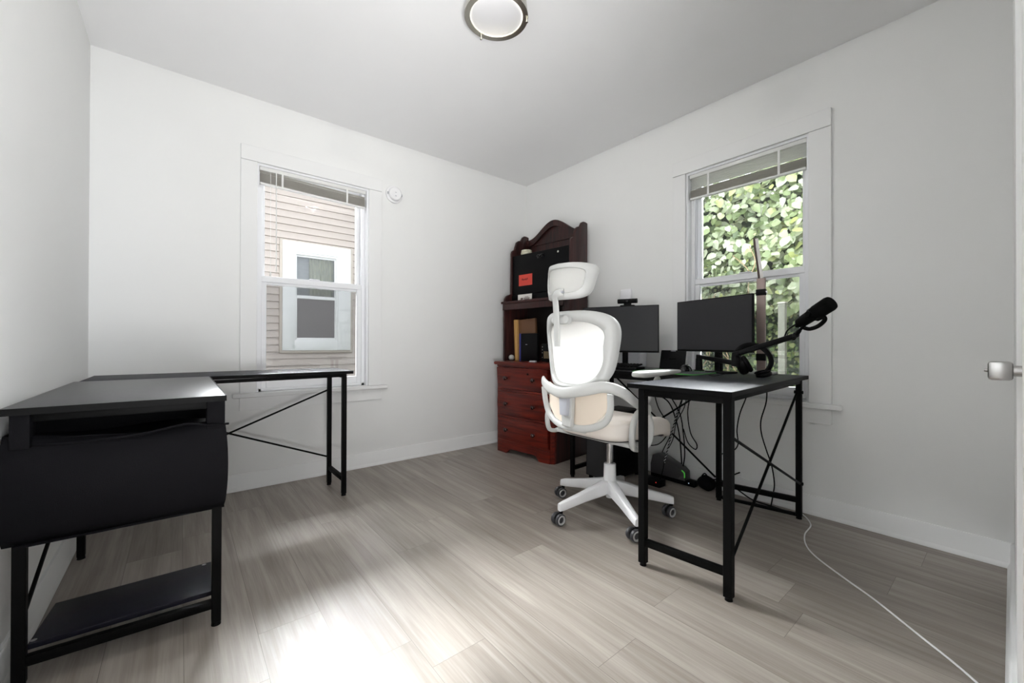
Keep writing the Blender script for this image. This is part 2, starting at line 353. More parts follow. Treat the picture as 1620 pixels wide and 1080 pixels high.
def window(name, W, u0, u1, cu0, cu1):
    """W(u, v, z): u along the wall, v outwards"""
    r = bpy.data.objects.new(name, None); C.objects.link(r); r['kind'] = 'structure'
    r.location = W((u0+u1)/2, 0, WZ[0]); r.empty_display_size = 0.1
    s = 1 if u1 > u0 else -1
    def B(a, b, bev=0.0015, mm=None):
        mm = mm or MB(); return mm.box(W(*a), W(*b), bev, seg=1)
    z0, z1 = WZ
    sd = 0.016
    mm = MB(); B((cu0, -sd, z0), (u0, 0.0, z1), mm=mm); B((u1, -sd, z0), (cu1, 0.0, z1), mm=mm)
    B((cu0, -sd-0.002, z1+0.0015), (cu1, 0.0, 2.21), mm=mm); obj('window_frame', mm, TRIM, r)
    mm = MB(); B((cu0-s*0.040, -0.045, z0-0.028), (cu1+s*0.042, 0.0, z0), 0.004, mm); B((u0, 0.0, z0-0.028), (u1, 0.06, z0-0.001), mm=mm); obj('window_sill', mm, TRIM, r)
    mm = MB(); B((cu0, -sd, 0.506), (cu1, 0.0, z0-0.029), mm=mm); obj('apron', mm, TRIM, r)
    # jamb liner and vinyl unit frame
    mm = MB()
    for a, b in ((u0, u0+s*0.012), (u1-s*0.012, u1)): B((a, 0, z0), (b, 0.15, z1), 0, mm)
    B((u0+s*0.012, 0.0005, z1-0.012), (u1-s*0.012, 0.15, z1), 0, mm)
    for a, b in ((u0+s*0.012, u0+s*0.034), (u1-s*0.034, u1-s*0.012)):
        B((a, 0.045, z0), (b, 0.058, z1-0.012), mm=mm); B((a, 0.088, z0), (b, 0.098, z1-0.012), mm=mm); B((a, 0.058, z0), (a+(b-a)*0.4, 0.14, z1-0.012), 0, mm)
    B((u0+s*0.012, 0.045, z0), (u1-s*0.012, 0.15, z0+0.018), mm=mm); obj('jamb', mm, VINYL, r)
    # lower sash (inner) and upper sash (outer)
    a, b = u0+s*0.022, u1-s*0.022
    mm = MB(); zb, zt = z0+0.018, 1.388
    B((a, 0.060, zb), (a+s*0.042, 0.087, zt), mm=mm); B((b-s*0.042, 0.060, zb), (b, 0.087, zt), mm=mm)
    B((a+s*0.042, 0.0605, zb), (b-s*0.042, 0.0865, zb+0.052), mm=mm); B((a-s*0.001, 0.056, zt-0.040), (b+s*0.001, 0.088, zt+0.0005), 0.003, mm)
    B((a+s*0.042, 0.066, zt-0.056), (b-s*0.042, 0.085, zt-0.040), mm=mm)
    sa = obj('lower_sash', mm, VINYL, r)
    mm = MB(); B((a+s*0.040, 0.073, zb+0.05), (b-s*0.040, 0.075, zt-0.05), 0, mm); obj('glass_pane', mm, GLASS, sa)
    mm = MB(); c = (a+b)/2; B((c-s*0.035, 0.050, zt-0.001), (c+s*0.035, 0.080, zt+0.008), 0.003, mm); B((c-s*0.05, 0.0545, zt-0.054), (c+s*0.05, 0.066, zt-0.047), 0.001, mm); obj('sash_lock', mm, VINYL, sa)
    mm = MB(); zb, zt = 1.345, z1-0.012
    B((a, 0.100, zb), (a+s*0.036, 0.126, zt), mm=mm); B((b-s*0.036, 0.100, zb), (b, 0.126, zt), mm=mm)
    B((a+s*0.036, 0.1005, zb), (b-s*0.036, 0.1255, zb+0.035), mm=mm); B((a+s*0.036, 0.1005, zt-0.04), (b-s*0.036, 0.1255, zt), mm=mm)
    sb = obj('upper_sash', mm, VINYL, r)
    mm = MB(); B((a+s*0.034, 0.112, zb+0.03), (b-s*0.034, 0.114, zt-0.035), 0, mm); obj('glass_pane', mm, GLASS, sb)
    mm = MB(); B((a+s*0.01, 0.142, z0+0.02), (b-s*0.01, 0.143, 1.37), 0, mm); obj('insect_screen', mm, SCREEN, r)
    return r
def WAf(u, v, z): return Vector((u, v, z))
def WBf(u, v, z): return Vector((v, u, z))
window('window_1', WAf, WA[0], WA[1], -2.422, -1.504)
window('window_2', WBf, WB[1], WB[0], -1.592, -2.498)

# blinds, pulled up, hanging inside the window recesses
SLAT = mat('blind_slat', (0.74, 0.72, 0.67), 0.45, var=0.02, trans=0.35); SLAT2 = mat('loose_blind_slat', (0.95, 0.95, 0.93), 0.45, var=0.01, trans=0.5); BRAIL = mat('blind_rail', (0.80, 0.80, 0.78), 0.4, var=0.01)  # second slat colour is a paler copy with daylight glow put into it
def blind(W, u0, u1, label, tilt, zl, n_open, wand):
    r = thing('window_blind', label, 'window blind', W((u0+u1)/2, 0.03, 2.1), group=None)
    s = 1 if u1 > u0 else -1
    a, b = u0+s*0.016, u1-s*0.016
    mm = MB(); mm.box(W(a, 0.012, 2.078), W(b, 0.040, 2.108), 0.002); obj('headrail', mm, BRAIL, r)
    mm = MB()
    def slat(z, th=0.0012, dv=0.0):
        def fn(p, q):
            u = a+s*0.004+(b-a-s*0.008)*p; v = 0.014+dv+0.025*q
            return W(u, v, z - tilt*p + 0.0025*math.sin(PI*q))
        mm.grid(fn, 1, 4, (0, 0, -th))
    zs = []
    for k in range(n_open if n_open < 4 else 0): zs.append(2.074-k*0.0036)
    k = 0; z = zl[0]
    while z > zl[1]+0.013: zs.append(z); z -= 0.0036
    for i, z in enumerate(zs): slat(z, dv=random.uniform(-0.0015, 0.0015))
    obj('slats', mm, SLAT, r)
    if n_open > 3:
        mm = MB()
        for k in range(n_open): slat(2.072-k*(2.072-zl[0])/(n_open+0.5))
        obj('loose_slats', mm, SLAT2, r)
    mm = MB(); mm.b.verts.index_update()
    P = [W(a+s*0.003, 0.013, zl[1]), W(b-s*0.003, 0.013, zl[1]-tilt)]
    mm.bar(P[0]+(W(0, 0.0135, 0.006)-W(0, 0, 0)), P[1]+(W(0, 0.0135, 0.006)-W(0, 0, 0)), 0.026, 0.012, 0.002)
    obj('bottom_rail', mm, BRAIL, r)
    for fr in (0.19, 0.80):
        u = a+(b-a)*fr; mm = MB(); mm.box(W(u-0.006, 0.0095, zl[1]-tilt*fr), W(u+0.006, 0.0107, 2.078)); obj('ladder_tape', mm, BRAIL, r)
    if wand:
        mm = MB(); mm.cyl(W(-2.221, 0.004, 2.085), W(-2.219, 0.004, 1.418), 0.0034, n=8); obj('tilt_wand', mm, BRAIL, r)
        mm = MB(); mm.cyl(W(-2.253, 0.008, 2.085), W(-2.252, 0.008, 1.41), 0.0013, n=6).cyl(W(-2.252, 0.008, 1.41), W(-2.252, 0.008, 1.385), 0.004, 0.006, n=8); obj('lift_cord', mm, BRAIL, r)
blind(WAf, WA[0], WA[1], 'raised white slatted blind with a hanging wand in the window behind the left desk', 0.022, (2.060, 1.988), 2, True)
blind(WBf, WB[1], WB[0], 'raised white slatted blind in the window that looks onto green leaves', 0.004, (1.996, 1.932), 7, False)

# door in the front wall, seen edge-on, with its lever
dr = bpy.data.objects.new('door_1', None); C.objects.link(dr); dr['kind'] = 'structure'; dr.location = (DX1, YF-0.03, 0)
mm = MB(); mm.box((DX0+0.003, YF-0.062, 0.008), (DX1-0.003, YF-0.024, 2.047), 0.002); obj('door_leaf', mm, TRIM, dr)
LX, LZ = DX1-0.075, 0.889
hd = MB(); hd.cyl((LX, YF-0.024, LZ), (LX, YF-0.016, LZ), 0.028).cyl((LX, YF-0.016, LZ), (LX, YF+0.006, LZ), 0.0105)
hd.box((LX-0.02, YF+0.004, LZ-0.018), (LX+0.02, YF+0.036, LZ+0.018), 0.005).cyl((LX, YF+0.036, LZ), (LX, YF+0.041, LZ), 0.004, 0.0025, 10)
obj('door_handle', hd, mat('satin_nickel', (0.45, 0.44, 0.43), 0.25, metal=1), dr)

# ------------------------------------------------------------------ ceiling lamp and detector
LC = (-1.585, -1.600)
t = thing('ceiling_lamp', 'round flush ceiling lamp with a brushed nickel ring and frosted white glass', 'lamp', (LC[0], LC[1], H))
t.location = (LC[0], LC[1], H)
mm = MB(); mm.lathe([(0.118, 0), (0.135, 0), (0.140, -0.02), (0.144, -0.05), (0.145, -0.070), (0.147, -0.074), (0.147, -0.080), (0.1225, -0.080), (0.1225, -0.074), (0.126, -0.070), (0.126, -0.005)], (0, 0, 0), n=64); obj('metal_ring', mm, NICKEL, t, True)
mm = MB(); mm.cyl((0, 0, -0.004), (0, 0, 0), 0.128, n=48); obj('back_plate', mm, mat('dark_plate', (0.004, 0.004, 0.004), 0.9, spec=0.02), t, True)  # added near-black plate, soaks up bulb light behind the glass
mm = MB(); mm.lathe([(0.1235, -0.074), (0.11, -0.082), (0.08, -0.088), (0.04, -0.091), (0, -0.092)], (0, 0, 0), n=48)
def frosted():
    m = mat('frosted_glass', (0.62, 0.62, 0.64), 0.35, emit=(1, 0.99, 0.98), estr=0.10); N = m.node_tree.nodes; L = m.node_tree.links
    tr = N.new('ShaderNodeBsdfTransparent'); ms = N.new('ShaderNodeMixShader'); ms.inputs[0].default_value = 0.12
    L.new(N['Principled BSDF'].outputs[0], ms.inputs[1]); L.new(tr.outputs[0], ms.inputs[2]); L.new(ms.outputs[0], N['Material Output'].inputs[0]); return m
obj('glass_diffuser', mm, frosted(), t, True)
for k in range(3):
    a = R_(60+120*k); l = bpy.data.lights.new('bulb', 'POINT'); l.energy = PL/1.5; l.color = (1, 0.965, 0.91); l.shadow_soft_size = 0.0
    o = bpy.data.objects.new('bulb', l); C.objects.link(o); o.parent = t; o.location = (0.055*math.cos(a), 0.055*math.sin(a), -0.0855)
for k in range(3):
    a = R_(205+120*k); d = Vector((math.cos(a), math.sin(a), 0))
    mm = MB(); mm.cyl(d*0.142+Vector((0, 0, -0.074)), d*0.142+Vector((0, 0, -0.088)), 0.004, n=10).cyl(d*0.142+Vector((0, 0, -0.088)), d*0.142+Vector((0, 0, -0.094)), 0.0055, n=12)
    obj('thumb_screw', mm, NICKEL, t, True)
t = thing('smoke_detector', 'small round white smoke detector on the wall right of the left window', 'smoke detector', (-1.403, 0, 2.119))
mm = MB(); mm.lathe([(0.0, 0), (0.066, 0), (0.068, 0.004), (0.067, 0.014), (0.062, 0.018), (0, 0.018)], (0, 0, 0), (0, -1, 0), 48); obj('base_plate', mm, WPL2, t, True)
mm = MB(); mm.lathe([(0.049, 0.018), (0.052, 0.024), (0.051, 0.036), (0.045, 0.042), (0.02, 0.044), (0, 0.044)], (0, 0, 0), (0, -1, 0), 48); obj('sensor_cover', mm, WPL2, t, True)
for x in (-0.056, 0.056):
    mm = MB(); mm.box((x-0.004, -0.030, -0.008), (x+0.004, -0.017, 0.008), 0.001); obj('clip', mm, PADG, t, True)
for a, b in ((-0.022, -0.017), (0.006, 0.010)):
    mm = MB(); mm.box((-0.006, -0.0445, a), (0.006, -0.0435, b)); obj('vent_mark', mm, PADG, t, True)

# ------------------------------------------------------------------ desks
ZT = 0.768
def leg(t, a, top=ZT-0.02, w=0.026, foot=(0, 0)):
    mm = MB(); mm.box((a[0]-w/2, a[1]-w/2, 0.012), (a[0]+w/2, a[1]+w/2, top), 0.0015, seg=1); l = obj('leg', mm, BLKM, t)
    mm = MB(); mm.cyl((a[0], a[1], 0.0), (a[0], a[1], 0.013), 0.014, 0.0125, 16); obj('foot_pad', mm, BLKP, l); return l
def rail(t, a, b, w=0.022, h=0.026, name='crossbar'):
    mm = MB(); mm.bar(a, b, w, h, 0.001); return obj(name, mm, BLKM, t)
def rod(t, a, b, r=0.0055):
    mm = MB(); mm.cyl(a, b, r, n=10); return obj('cross_brace', mm, BLKM, t)

# left, empty desk
T = thing('corner_desk', 'empty black L-shaped desk along the left wall with a fabric storage bag under it', 'desk', (-2.84, -0.9, 0))
mm = MB(); mm.box((-3.075, -1.475, ZT-0.018), (-2.600, -0.525, ZT), 0.0015); obj('desktop', mm, BLKW, T, label='wide black desktop panel beside the left wall')
mm = MB(); mm.box((-3.060, -0.523, ZT-0.018), (-1.885, -0.115, ZT), 0.0015); obj('desktop', mm, BLKW2, T, label='narrow black desktop panel in front of the window')
mm = MB(); mm.box((-3.076, -1.479, ZT-0.0185), (-2.596, -1.474, ZT-0.0003)).box((-2.601, -1.475, ZT-0.0185), (-2.596, -0.524, ZT-0.0003)); obj('edge_band', mm, BLKM, T)
mm = MB(); mm.box((-2.596, -0.527, ZT-0.0185), (-1.881, -0.522, ZT-0.0003)).box((-1.886, -0.524, ZT-0.0185), (-1.881, -0.114, ZT-0.0003)); obj('edge_band', mm, BLKM, T)
LA = [(-3.050, -1.405), (-2.618, -1.425)]
LB = [(-1.928, -0.497), (-1.945, -0.240)]
for p in LA+LB: leg(T, p)
leg(T, (-3.045, -0.16)); leg(T, (-3.045, -0.55))
rail(T, (-3.05, -1.405, ZT-0.032), (-2.618, -1.425, ZT-0.032)); rail(T, (-1.928, -0.497, ZT-0.030), (-1.945, -0.24, ZT-0.030))
rail(T, (-3.05, -1.405, 0.072), (-2.618, -1.425, 0.072)); rail(T, (-1.928, -0.497, 0.10), (-1.945, -0.24, 0.115))
rail(T, (-1.945, -0.24, ZT-0.03), (-3.045, -0.16, ZT-0.03), 0.02, 0.02); rail(T, (-3.045, -0.55, ZT-0.03), (-1.93, -0.50, ZT-0.028), 0.018, 0.018)
rail(T, (-3.045, -1.40, ZT-0.03), (-3.045, -0.16, ZT-0.03), 0.018, 0.02)
rod(T, (-1.945, -0.238, 0.632), (-3.04, -0.175, 0.185)); rod(T, (-1.945, -0.232, 0.182), (-3.04, -0.165, 0.632))
rod(T, (-3.052, -1.385, 0.165), (-3.052, -0.56, 0.47))
mm = MB(); mm.prism([(-3.040, -1.385), (-2.630, -1.400), (-2.620, -1.170), (-3.022, -1.165)], lambda a, b, z: Vector((a, b, z)), 0.088, 0.103, 0.001); obj('shelf', mm, mat('navy_black_laminate', (0.010, 0.010, 0.017), 0.33, spec=0.2, bump=0.3, bscale=60, stretch=(3, 14, 3), var=0.3), T)
for p in ((-3.03, -1.372), (-2.642, -1.185)):
    mm = MB(); mm.cyl((p[0], p[1], 0.103), (p[0], p[1], 0.105), 0.007, n=12); obj('screw_cap', mm, CHROME, T)
# fabric storage bag: bulging front and sides
def bagfn(p, q):
    # p across the front and round both sides (0..1), q from bottom to top
    z = 0.392 + q*0.285 + (0.012*math.sin(p*9)*q*q) - 0.02*(1-q)*p*0
    bul = 0.035*math.sin(PI*min(1, q*1.02))**0.6
    if p < 0.2:   x, y = -3.080-bul*0.2, -1.14+(-1.415+1.14)*(p/0.2)
    elif p > 0.8: x, y = -2.600+bul*0.30, -1.435+(1.435-1.16)*((p-0.8)/0.2)
    else:
        k = (p-0.2)/0.6; x = -3.080-bul*0.2+(0.480+bul*0.5)*k; y = -1.418-0.02*k-bul*(0.6+0.4*math.sin(PI*k))
    return (x, y, z)
mm = MB(); mm.grid(bagfn, 40, 12, None)
o = obj('storage_bag', mm, BLKF, T, label='black bulging fabric storage bag'); sm = o.modifiers.new('s', 'SOLIDIFY'); sm.thickness = 0.003
mm = MB(); mm.grid(lambda p, q: (-3.055+0.45*p, -1.425+0.30*q, 0.668+0.006*math.sin(7*p+3*q)-0.02*q), 16, 8, (0, 0, -0.004)); obj('bag_top', mm, BLKF, o)
mm = MB(); mm.grid(lambda p, q: (-3.058+0.46*p, -1.435+0.29*q, 0.395), 4, 4, (0, 0, -0.006)); obj('bag_bottom', mm, BLKF, o)
mm = MB(); mm.box((-3.075, -1.135, 0.40), (-2.600, -1.130, 0.748)); obj('bag_back', mm, BLKF, o)
for x in (-3.050, -2.618):
    mm = MB(); mm.box((x-0.017+(0.004 if x < -2.9 else -0.012), -1.448, 0.655), (x+0.020+(0.004 if x < -2.9 else 0), -1.385, 0.750), 0.003); obj('strap', mm, BLKF, o)
mm = MB(); mm.sweep(smooth_path([(-3.09, -1.40, 0.66), (-2.95, -1.455, 0.660), (-2.80, -1.468, 0.668), (-2.70, -1.468, 0.684), (-2.64, -1.462, 0.672), (-2.588, -1.44, 0.668)], 6), 0.004, 6); obj('bag_hem', mm, BLKF, o)

# right desk
T = thing('corner_desk', 'black L-shaped desk below the right window carrying two monitors and a microphone arm', 'desk', (-0.62, -2.2, 0))
P4 = [(-1.195, -2.475), (-0.065, -2.405), (-0.045, -2.005), (-1.205, -2.050)]
mm = MB(); mm.prism(P4, lambda a, b, z: Vector((a, b, z)), ZT-0.018, ZT, 0.0015); obj('desktop', mm, BLKW2, T, label='black wood-grain desktop panel jutting into the room')
mm = MB(); mm.prism([(-0.575, -2.026), (-0.575, -1.08), (-0.045, -1.08), (-0.045, -2.003)], lambda a, b, z: Vector((a, b, z)), ZT-0.018, ZT, 0.0015); obj('desktop', mm, BLKW, T, label='black desktop panel along the wall under the monitors')
RA = [(-1.150, -2.449), (-1.185, -2.115)]; RB = [(-0.127, -2.381), (-0.195, -1.990)]; RC = [(-0.560, -1.143), (-0.085, -1.12)]
for p in RA+RB+RC: leg(T, p, w=0.030 if p in RA else 0.026)
for a, b in ((RA[0], RA[1]), (RB[0], RB[1])):
    rail(T, (*a, ZT-0.034), (*b, ZT-0.034), 0.026, 0.030); rail(T, (*a, 0.100), (*b, 0.100), 0.022, 0.028)
rail(T, (*RB[0], 0.02), (*RB[1], 0.02), 0.018, 0.016); rail(T, (*RC[0], ZT-0.034), (*RC[1], ZT-0.034)); rail(T, (-0.55, -1.143, 0.06), (-0.11, -1.12, 0.06))
rail(T, (RA[0][0], RA[0][1], ZT-0.03), (RB[0][0], RB[0][1], ZT-0.03), 0.018, 0.022); rail(T, (RA[1][0], RA[1][1], ZT-0.03), (-0.195, -2.06, ZT-0.03), 0.018, 0.022)
rail(T, (-0.56, -2.03, ZT-0.034), (-0.56, -1.143, ZT-0.034), 0.018, 0.03)
rod(T, (-1.150, -2.440, 0.095), (-0.127, -2.372, 0.678), 0.006); rod(T, (-1.150, -2.446, 0.605), (-0.127, -2.388, 0.188), 0.006)
rod(T, (-0.19, -1.975, 0.70), (-0.09, -1.14, 0.12), 0.006); rod(T, (-0.19, -1.968, 0.13), (-0.09, -1.14, 0.70), 0.006)
for a, b in (((-0.64, -2.405, 0.395), (-0.64, -2.418, 0.397)), ((-0.127, -2.372, 0.19), (-0.127, -2.400, 0.19)), ((-0.127, -2.36, 0.68), (-0.127, -2.400, 0.68))):
    mm = MB(); mm.cyl(a, b, 0.009, n=12); obj('bolt', mm, BLKM, T)
mm = MB(); mm.bar((-1.196, -2.4765, ZT-0.0095), (-0.064, -2.4065, ZT-0.0095), 0.004, 0.0185).bar((-1.2065, -2.050, ZT-0.0095), (-1.1965, -2.475, ZT-0.0095), 0.004, 0.0185); obj('edge_band', mm, BLKM, T)
mm = MB(); mm.box((-0.579, -2.03, ZT-0.0185), (-0.574, -1.079, ZT-0.0003)); obj('edge_band', mm, BLKM, T)

# ------------------------------------------------------------------ office chair (local: +x forward)
CH = thing('office_chair', 'white mesh office chair with headrest and flip-up arms, on five grey casters', 'chair', (-0.855, -1.69, 0))
mm = MB(); mm.lathe([(0.0, 0.085), (0.020, 0.085), (0.024, 0.10), (0.034, 0.115), (0.037, 0.18), (0.034, 0.20), (0.0325, 0.272), (0.029, 0.275), (0, 0.275)]); obj('base_hub', mm, WPL2, CH, True)
RIMM = mat('silver_rim', (0.55, 0.55, 0.56), 0.35, metal=0.6)
for k, a in enumerate((24, 96, 168, 240, 312)):
    ca, sa = math.cos(R_(a)), math.sin(R_(a)); D = Vector((ca, sa, 0)); N_ = Vector((-sa, ca, 0)); Z = Vector((0, 0, 1))
    mm = MB()
    sec = [(0.015, 0.030, 0.112, 0.186), (0.05, 0.027, 0.110, 0.182), (0.18, 0.021, 0.094, 0.146), (0.315, 0.0165, 0.072, 0.114), (0.338, 0.014, 0.070, 0.106)]
    rings = []
    for r, hw, zb, zt in sec:
        pts = [(-hw*0.8, zb), (hw*0.8, zb), (hw, zb+0.006), (hw*0.85, zt-0.004), (hw*0.6, zt), (-hw*0.6, zt), (-hw*0.85, zt-0.004), (-hw, zb+0.006)]
        rings.append([mm.b.verts.new(D*r+N_*p+Z*q) for p, q in pts])
    for A, B in zip(rings, rings[1:]):
        for i in range(8): mm.b.faces.new((A[i], A[(i+1) % 8], B[(i+1) % 8], B[i]))
    mm.b.faces.new(rings[0]); mm.b.faces.new(rings[-1]); arm = obj('base_arm', mm, WPL2, CH, True)
    ph = R_([172, 166, 176, 163, 170][k]); cd_ = Vector((math.cos(ph), math.sin(ph), 0)); ax = Vector((-cd_.y, cd_.x, 0))
    P0 = D*0.326; W0 = P0+cd_*0.018+Z*0.0315
    mm = MB(); mm.cyl(P0+Z*0.04, P0+Z*0.076, 0.010, n=12)
    mm.lathe([(0, -0.009), (0.020, -0.009), (0.024, 0), (0.020, 0.009), (0, 0.009)], W0+Z*0.006, ax, 20)
    ct = obj('caster', mm, BLKP, CH, True)
    for s in (-1, 1):
        mm = MB(); mm.lathe([(0, 0), (0.026, 0), (0.030, 0.003), (0.0315, 0.009), (0.0295, 0.017), (0.021, 0.019), (0.019, 0.014), (0, 0.014)], W0+ax*s*0.007, ax*s, 28); wh = obj('wheel', mm, CASTG, ct, True)
        mm = MB(); mm.lathe([(0.0160, 0.0140), (0.0225, 0.0160), (0.0245, 0.0195), (0.0210, 0.0220), (0.0160, 0.0190)], W0+ax*s*0.007, ax*s, 28); obj('wheel_rim', mm, RIMM, ct, True)
mm = MB(); mm.cyl((0, 0, 0.27), (0, 0, 0.44), 0.0185, n=24); obj('gas_cylinder', mm, CHROME, CH, True)
mm = MB(); mm.box((-0.14, -0.09, 0.415), (0.13, 0.09, 0.448), 0.008); obj('tilt_mechanism', mm, BLKP, CH, True)
# seat: rounded slab
def seat_shape(z0, z1, inset, hw=0.245, x0=-0.235, x1=0.30):
    mm = MB(); n = 56; lay = []
    hx = (x1-x0)/2; cx = (x0+x1)/2
    prof = [(0.75, z0), (0.93, z0+0.002), (0.985, z0+0.014), (1.0, z0+0.032), (0.995, z1-0.022), (0.965, z1-0.006), (0.88, z1), (0.55, z1-0.004), (0.25, z1-0.009), (0.0, z1-0.011)]
    for sc, z in prof:
        ring = []
        for i in range(n):
            a = 2*PI*i/n; c, s = math.cos(a), math.sin(a); e = 2/4.6
            x = math.copysign(abs(c)**e, c); y = math.copysign(abs(s)**e, s)
            dz = 0
            xx = cx+hx*sc*x
            if xx > 0.14: dz = -0.9*(xx-0.14)**1.5
            yy = hw*sc*y*(1-0.10*max(0, -x)**2)
            ring.append(mm.b.verts.new((xx, yy, z+dz)))
        lay.append(ring)
    for A, B in zip(lay, lay[1:]):
        for i in range(n): mm.b.faces.new((A[i], A[(i+1) % n], B[(i+1) % n], B[i]))
    mm.b.faces.new(lay[0]); mm.b.faces.new(list(reversed(lay[-1]))); return mm
obj('seat', seat_shape(0.452, 0.545, 0), CREAM, CH, True, ang=1.2)
mm = seat_shape(0.444, 0.480, 0, 0.232, -0.222, 0.27); obj('seat_pan', mm, BLKP, CH, True, ang=1.0)
# backrest surfaces
def bx(u, z):
    lean = 0.03*max(0, (z-0.80)/0.3)**1.2
    return -0.335-lean+0.115*(abs(u)/0.25)**2.0
def outline(zc, hh, hwt, hwb, n, e, sq=0.0):
    out = []
    for i in range(n):
        a = 2*PI*i/n; c, s = math.cos(a), math.sin(a)
        u = math.copysign(abs(c)**(2/e), c); v = math.copysign(abs(s)**(2/e), s)
        hw = hwb+(hwt-hwb)*(v+1)/2
        out.append((u*hw, zc+v*hh))
    return out
n = 96
oo = outline(0.905, 0.198, 0.262, 0.195, n, 3.6); ii = outline(0.893, 0.156, 0.212, 0.150, n, 3.2)
ii = [(u*(1-0.06*math.exp(-((z-0.93)/0.05)**2)), z) for u, z in ii]
def ringobj(oo, ii, fx, th, name, mt_, bulge=0.012):
    mm = MB(); n = len(oo); L = []
    mid = [((a[0]+b[0])/2, (a[1]+b[1])/2) for a, b in zip(oo, ii)]
    def P(p, dx): return Vector((fx(p[0], p[1])+dx, p[0], p[1]))
    def lerp(a, b, t): return (a[0]+(b[0]-a[0])*t, a[1]+(b[1]-a[1])*t)
    secs = [(0.0, 0.004), (0.12, -0.006), (0.5, -bulge), (0.88, -0.006), (1.0, 0.004), (1.0, th*0.7), (0.85, th), (0.15, th), (0.0, th*0.8)]
    for t_, dx in secs: L.append([mm.b.verts.new(P(lerp(a, b, t_), dx)) for a, b in zip(oo, ii)])
    for j in range(len(L)):
        A, B = L[j], L[(j+1) % len(L)]
        for k in range(n): mm.b.faces.new((A[k], A[(k+1) % n], B[(k+1) % n], B[k]))
    return obj(name, mm, mt_, CH, True, ang=1.0)
ringobj(oo, ii, bx, 0.026, 'backrest_frame', WPL)
def fillmesh(ii, fx, dx, name, mt_, k=8, parent=None):
    mm = MB(); n = len(ii); cx = sum(p[0] for p in ii)/n; cz = sum(p[1] for p in ii)/n; L = []
    for j in range(k):
        t = 1.04*(1-j/k); L.append([mm.b.verts.new((fx(cx+(u-cx)*t, cz+(z-cz)*t)+dx, cx+(u-cx)*t, cz+(z-cz)*t)) for u, z in ii])
    for A, B in zip(L, L[1:]):
        for q in range(n): mm.b.faces.new((A[q], A[(q+1) % n], B[(q+1) % n], B[q]))
    mm.b.faces.new(L[-1]); return obj(name, mm, mt_, CH, True, ang=1.5)
fillmesh(ii, bx, 0.012, 'backrest_mesh', MESHF)
# headrest
def hx_(u, z): return -0.408+0.108*(abs(u)/0.155)**2.0 - 0.02*math.cos((z-1.25)*14)
ho = outline(1.245, 0.090, 0.172, 0.135, 72, 4.4); hi = outline(1.247, 0.060, 0.134, 0.112, 72, 4.0)
ringobj(ho, hi, hx_, 0.020, 'headrest_frame', WPL, 0.006)
fillmesh(hi, hx_, 0.008, 'headrest_mesh', mat('headrest_mesh_fabric', (0.97, 0.96, 0.93), 0.8, bump=0.3, bscale=900, trans=0.5), 5)
# headrest post
mm = MB(); pth = smooth_path([(-0.405, 0.012, 0.925), (-0.410, 0.012, 1.05), (-0.418, 0.010, 1.13), (-0.428, 0.006, 1.165), (-0.432, -0.006, 1.182), (-0.428, -0.028, 1.187), (-0.420, -0.045, 1.187)], 6)
mm.sweep(pth, 0.0195, 14, flat=0.40, up=(1, 0, 0)); obj('headrest_post', mm, WPL, CH, True, ang=1.0)
mm = MB(); mm.box((-0.402, -0.060, 1.035), (-0.375, 0.055, 1.075), 0.010, seg=3).cyl((-0.398, -0.045, 1.058), (-0.408, -0.045, 1.058), 0.021, 0.019).cyl((-0.398, 0.040, 1.056), (-0.408, 0.040, 1.056), 0.012); obj('post_bracket', mm, WPL, CH, True)
mm = MB(); mm.cyl((-0.43, -0.052, 1.187), (-0.442, -0.052, 1.187), 0.0055, n=12); obj('pivot_screw', mm, PADG, CH, True)
# lumbar band that sweeps round to the arm pivots
band = [(-0.115, 0.285, 0.622), (-0.19, 0.285, 0.665), (-0.255, 0.262, 0.712), (-0.315, 0.205, 0.735), (-0.365, 0.12, 0.715), (-0.385, 0.0, 0.695)]
band = band + [(x, -y, z) for x, y, z in reversed(band[:-1])]
mm = MB(); bp_ = smooth_path(band, 8)
hgt = []
for p in bp_: hgt.append(0.020+0.0085*min(1, max(0, (-0.12-p.x)/0.22)))
rings = []
for i, p in enumerate(bp_):
    t_ = (bp_[min(i+1, len(bp_)-1)]-bp_[max(i-1, 0)]).normalized(); up = Vector((0, 0, 1)); nn = t_.cross(up).normalized(); uu = nn.cross(t_).normalized()
    rings.append([mm.b.verts.new(p+nn*math.cos(2*PI*k/14)*0.0105+uu*math.sin(2*PI*k/14)*hgt[i]) for k in range(14)])
for A, B in zip(rings, rings[1:]):
    for k in range(14): mm.b.faces.new((A[k], A[(k+1) % 14], B[(k+1) % 14], B[k]))
mm.b.faces.new(rings[0]); mm.b.faces.new(rings[-1]); obj('lumbar_band', mm, WPL, CH, True, ang=1.2)
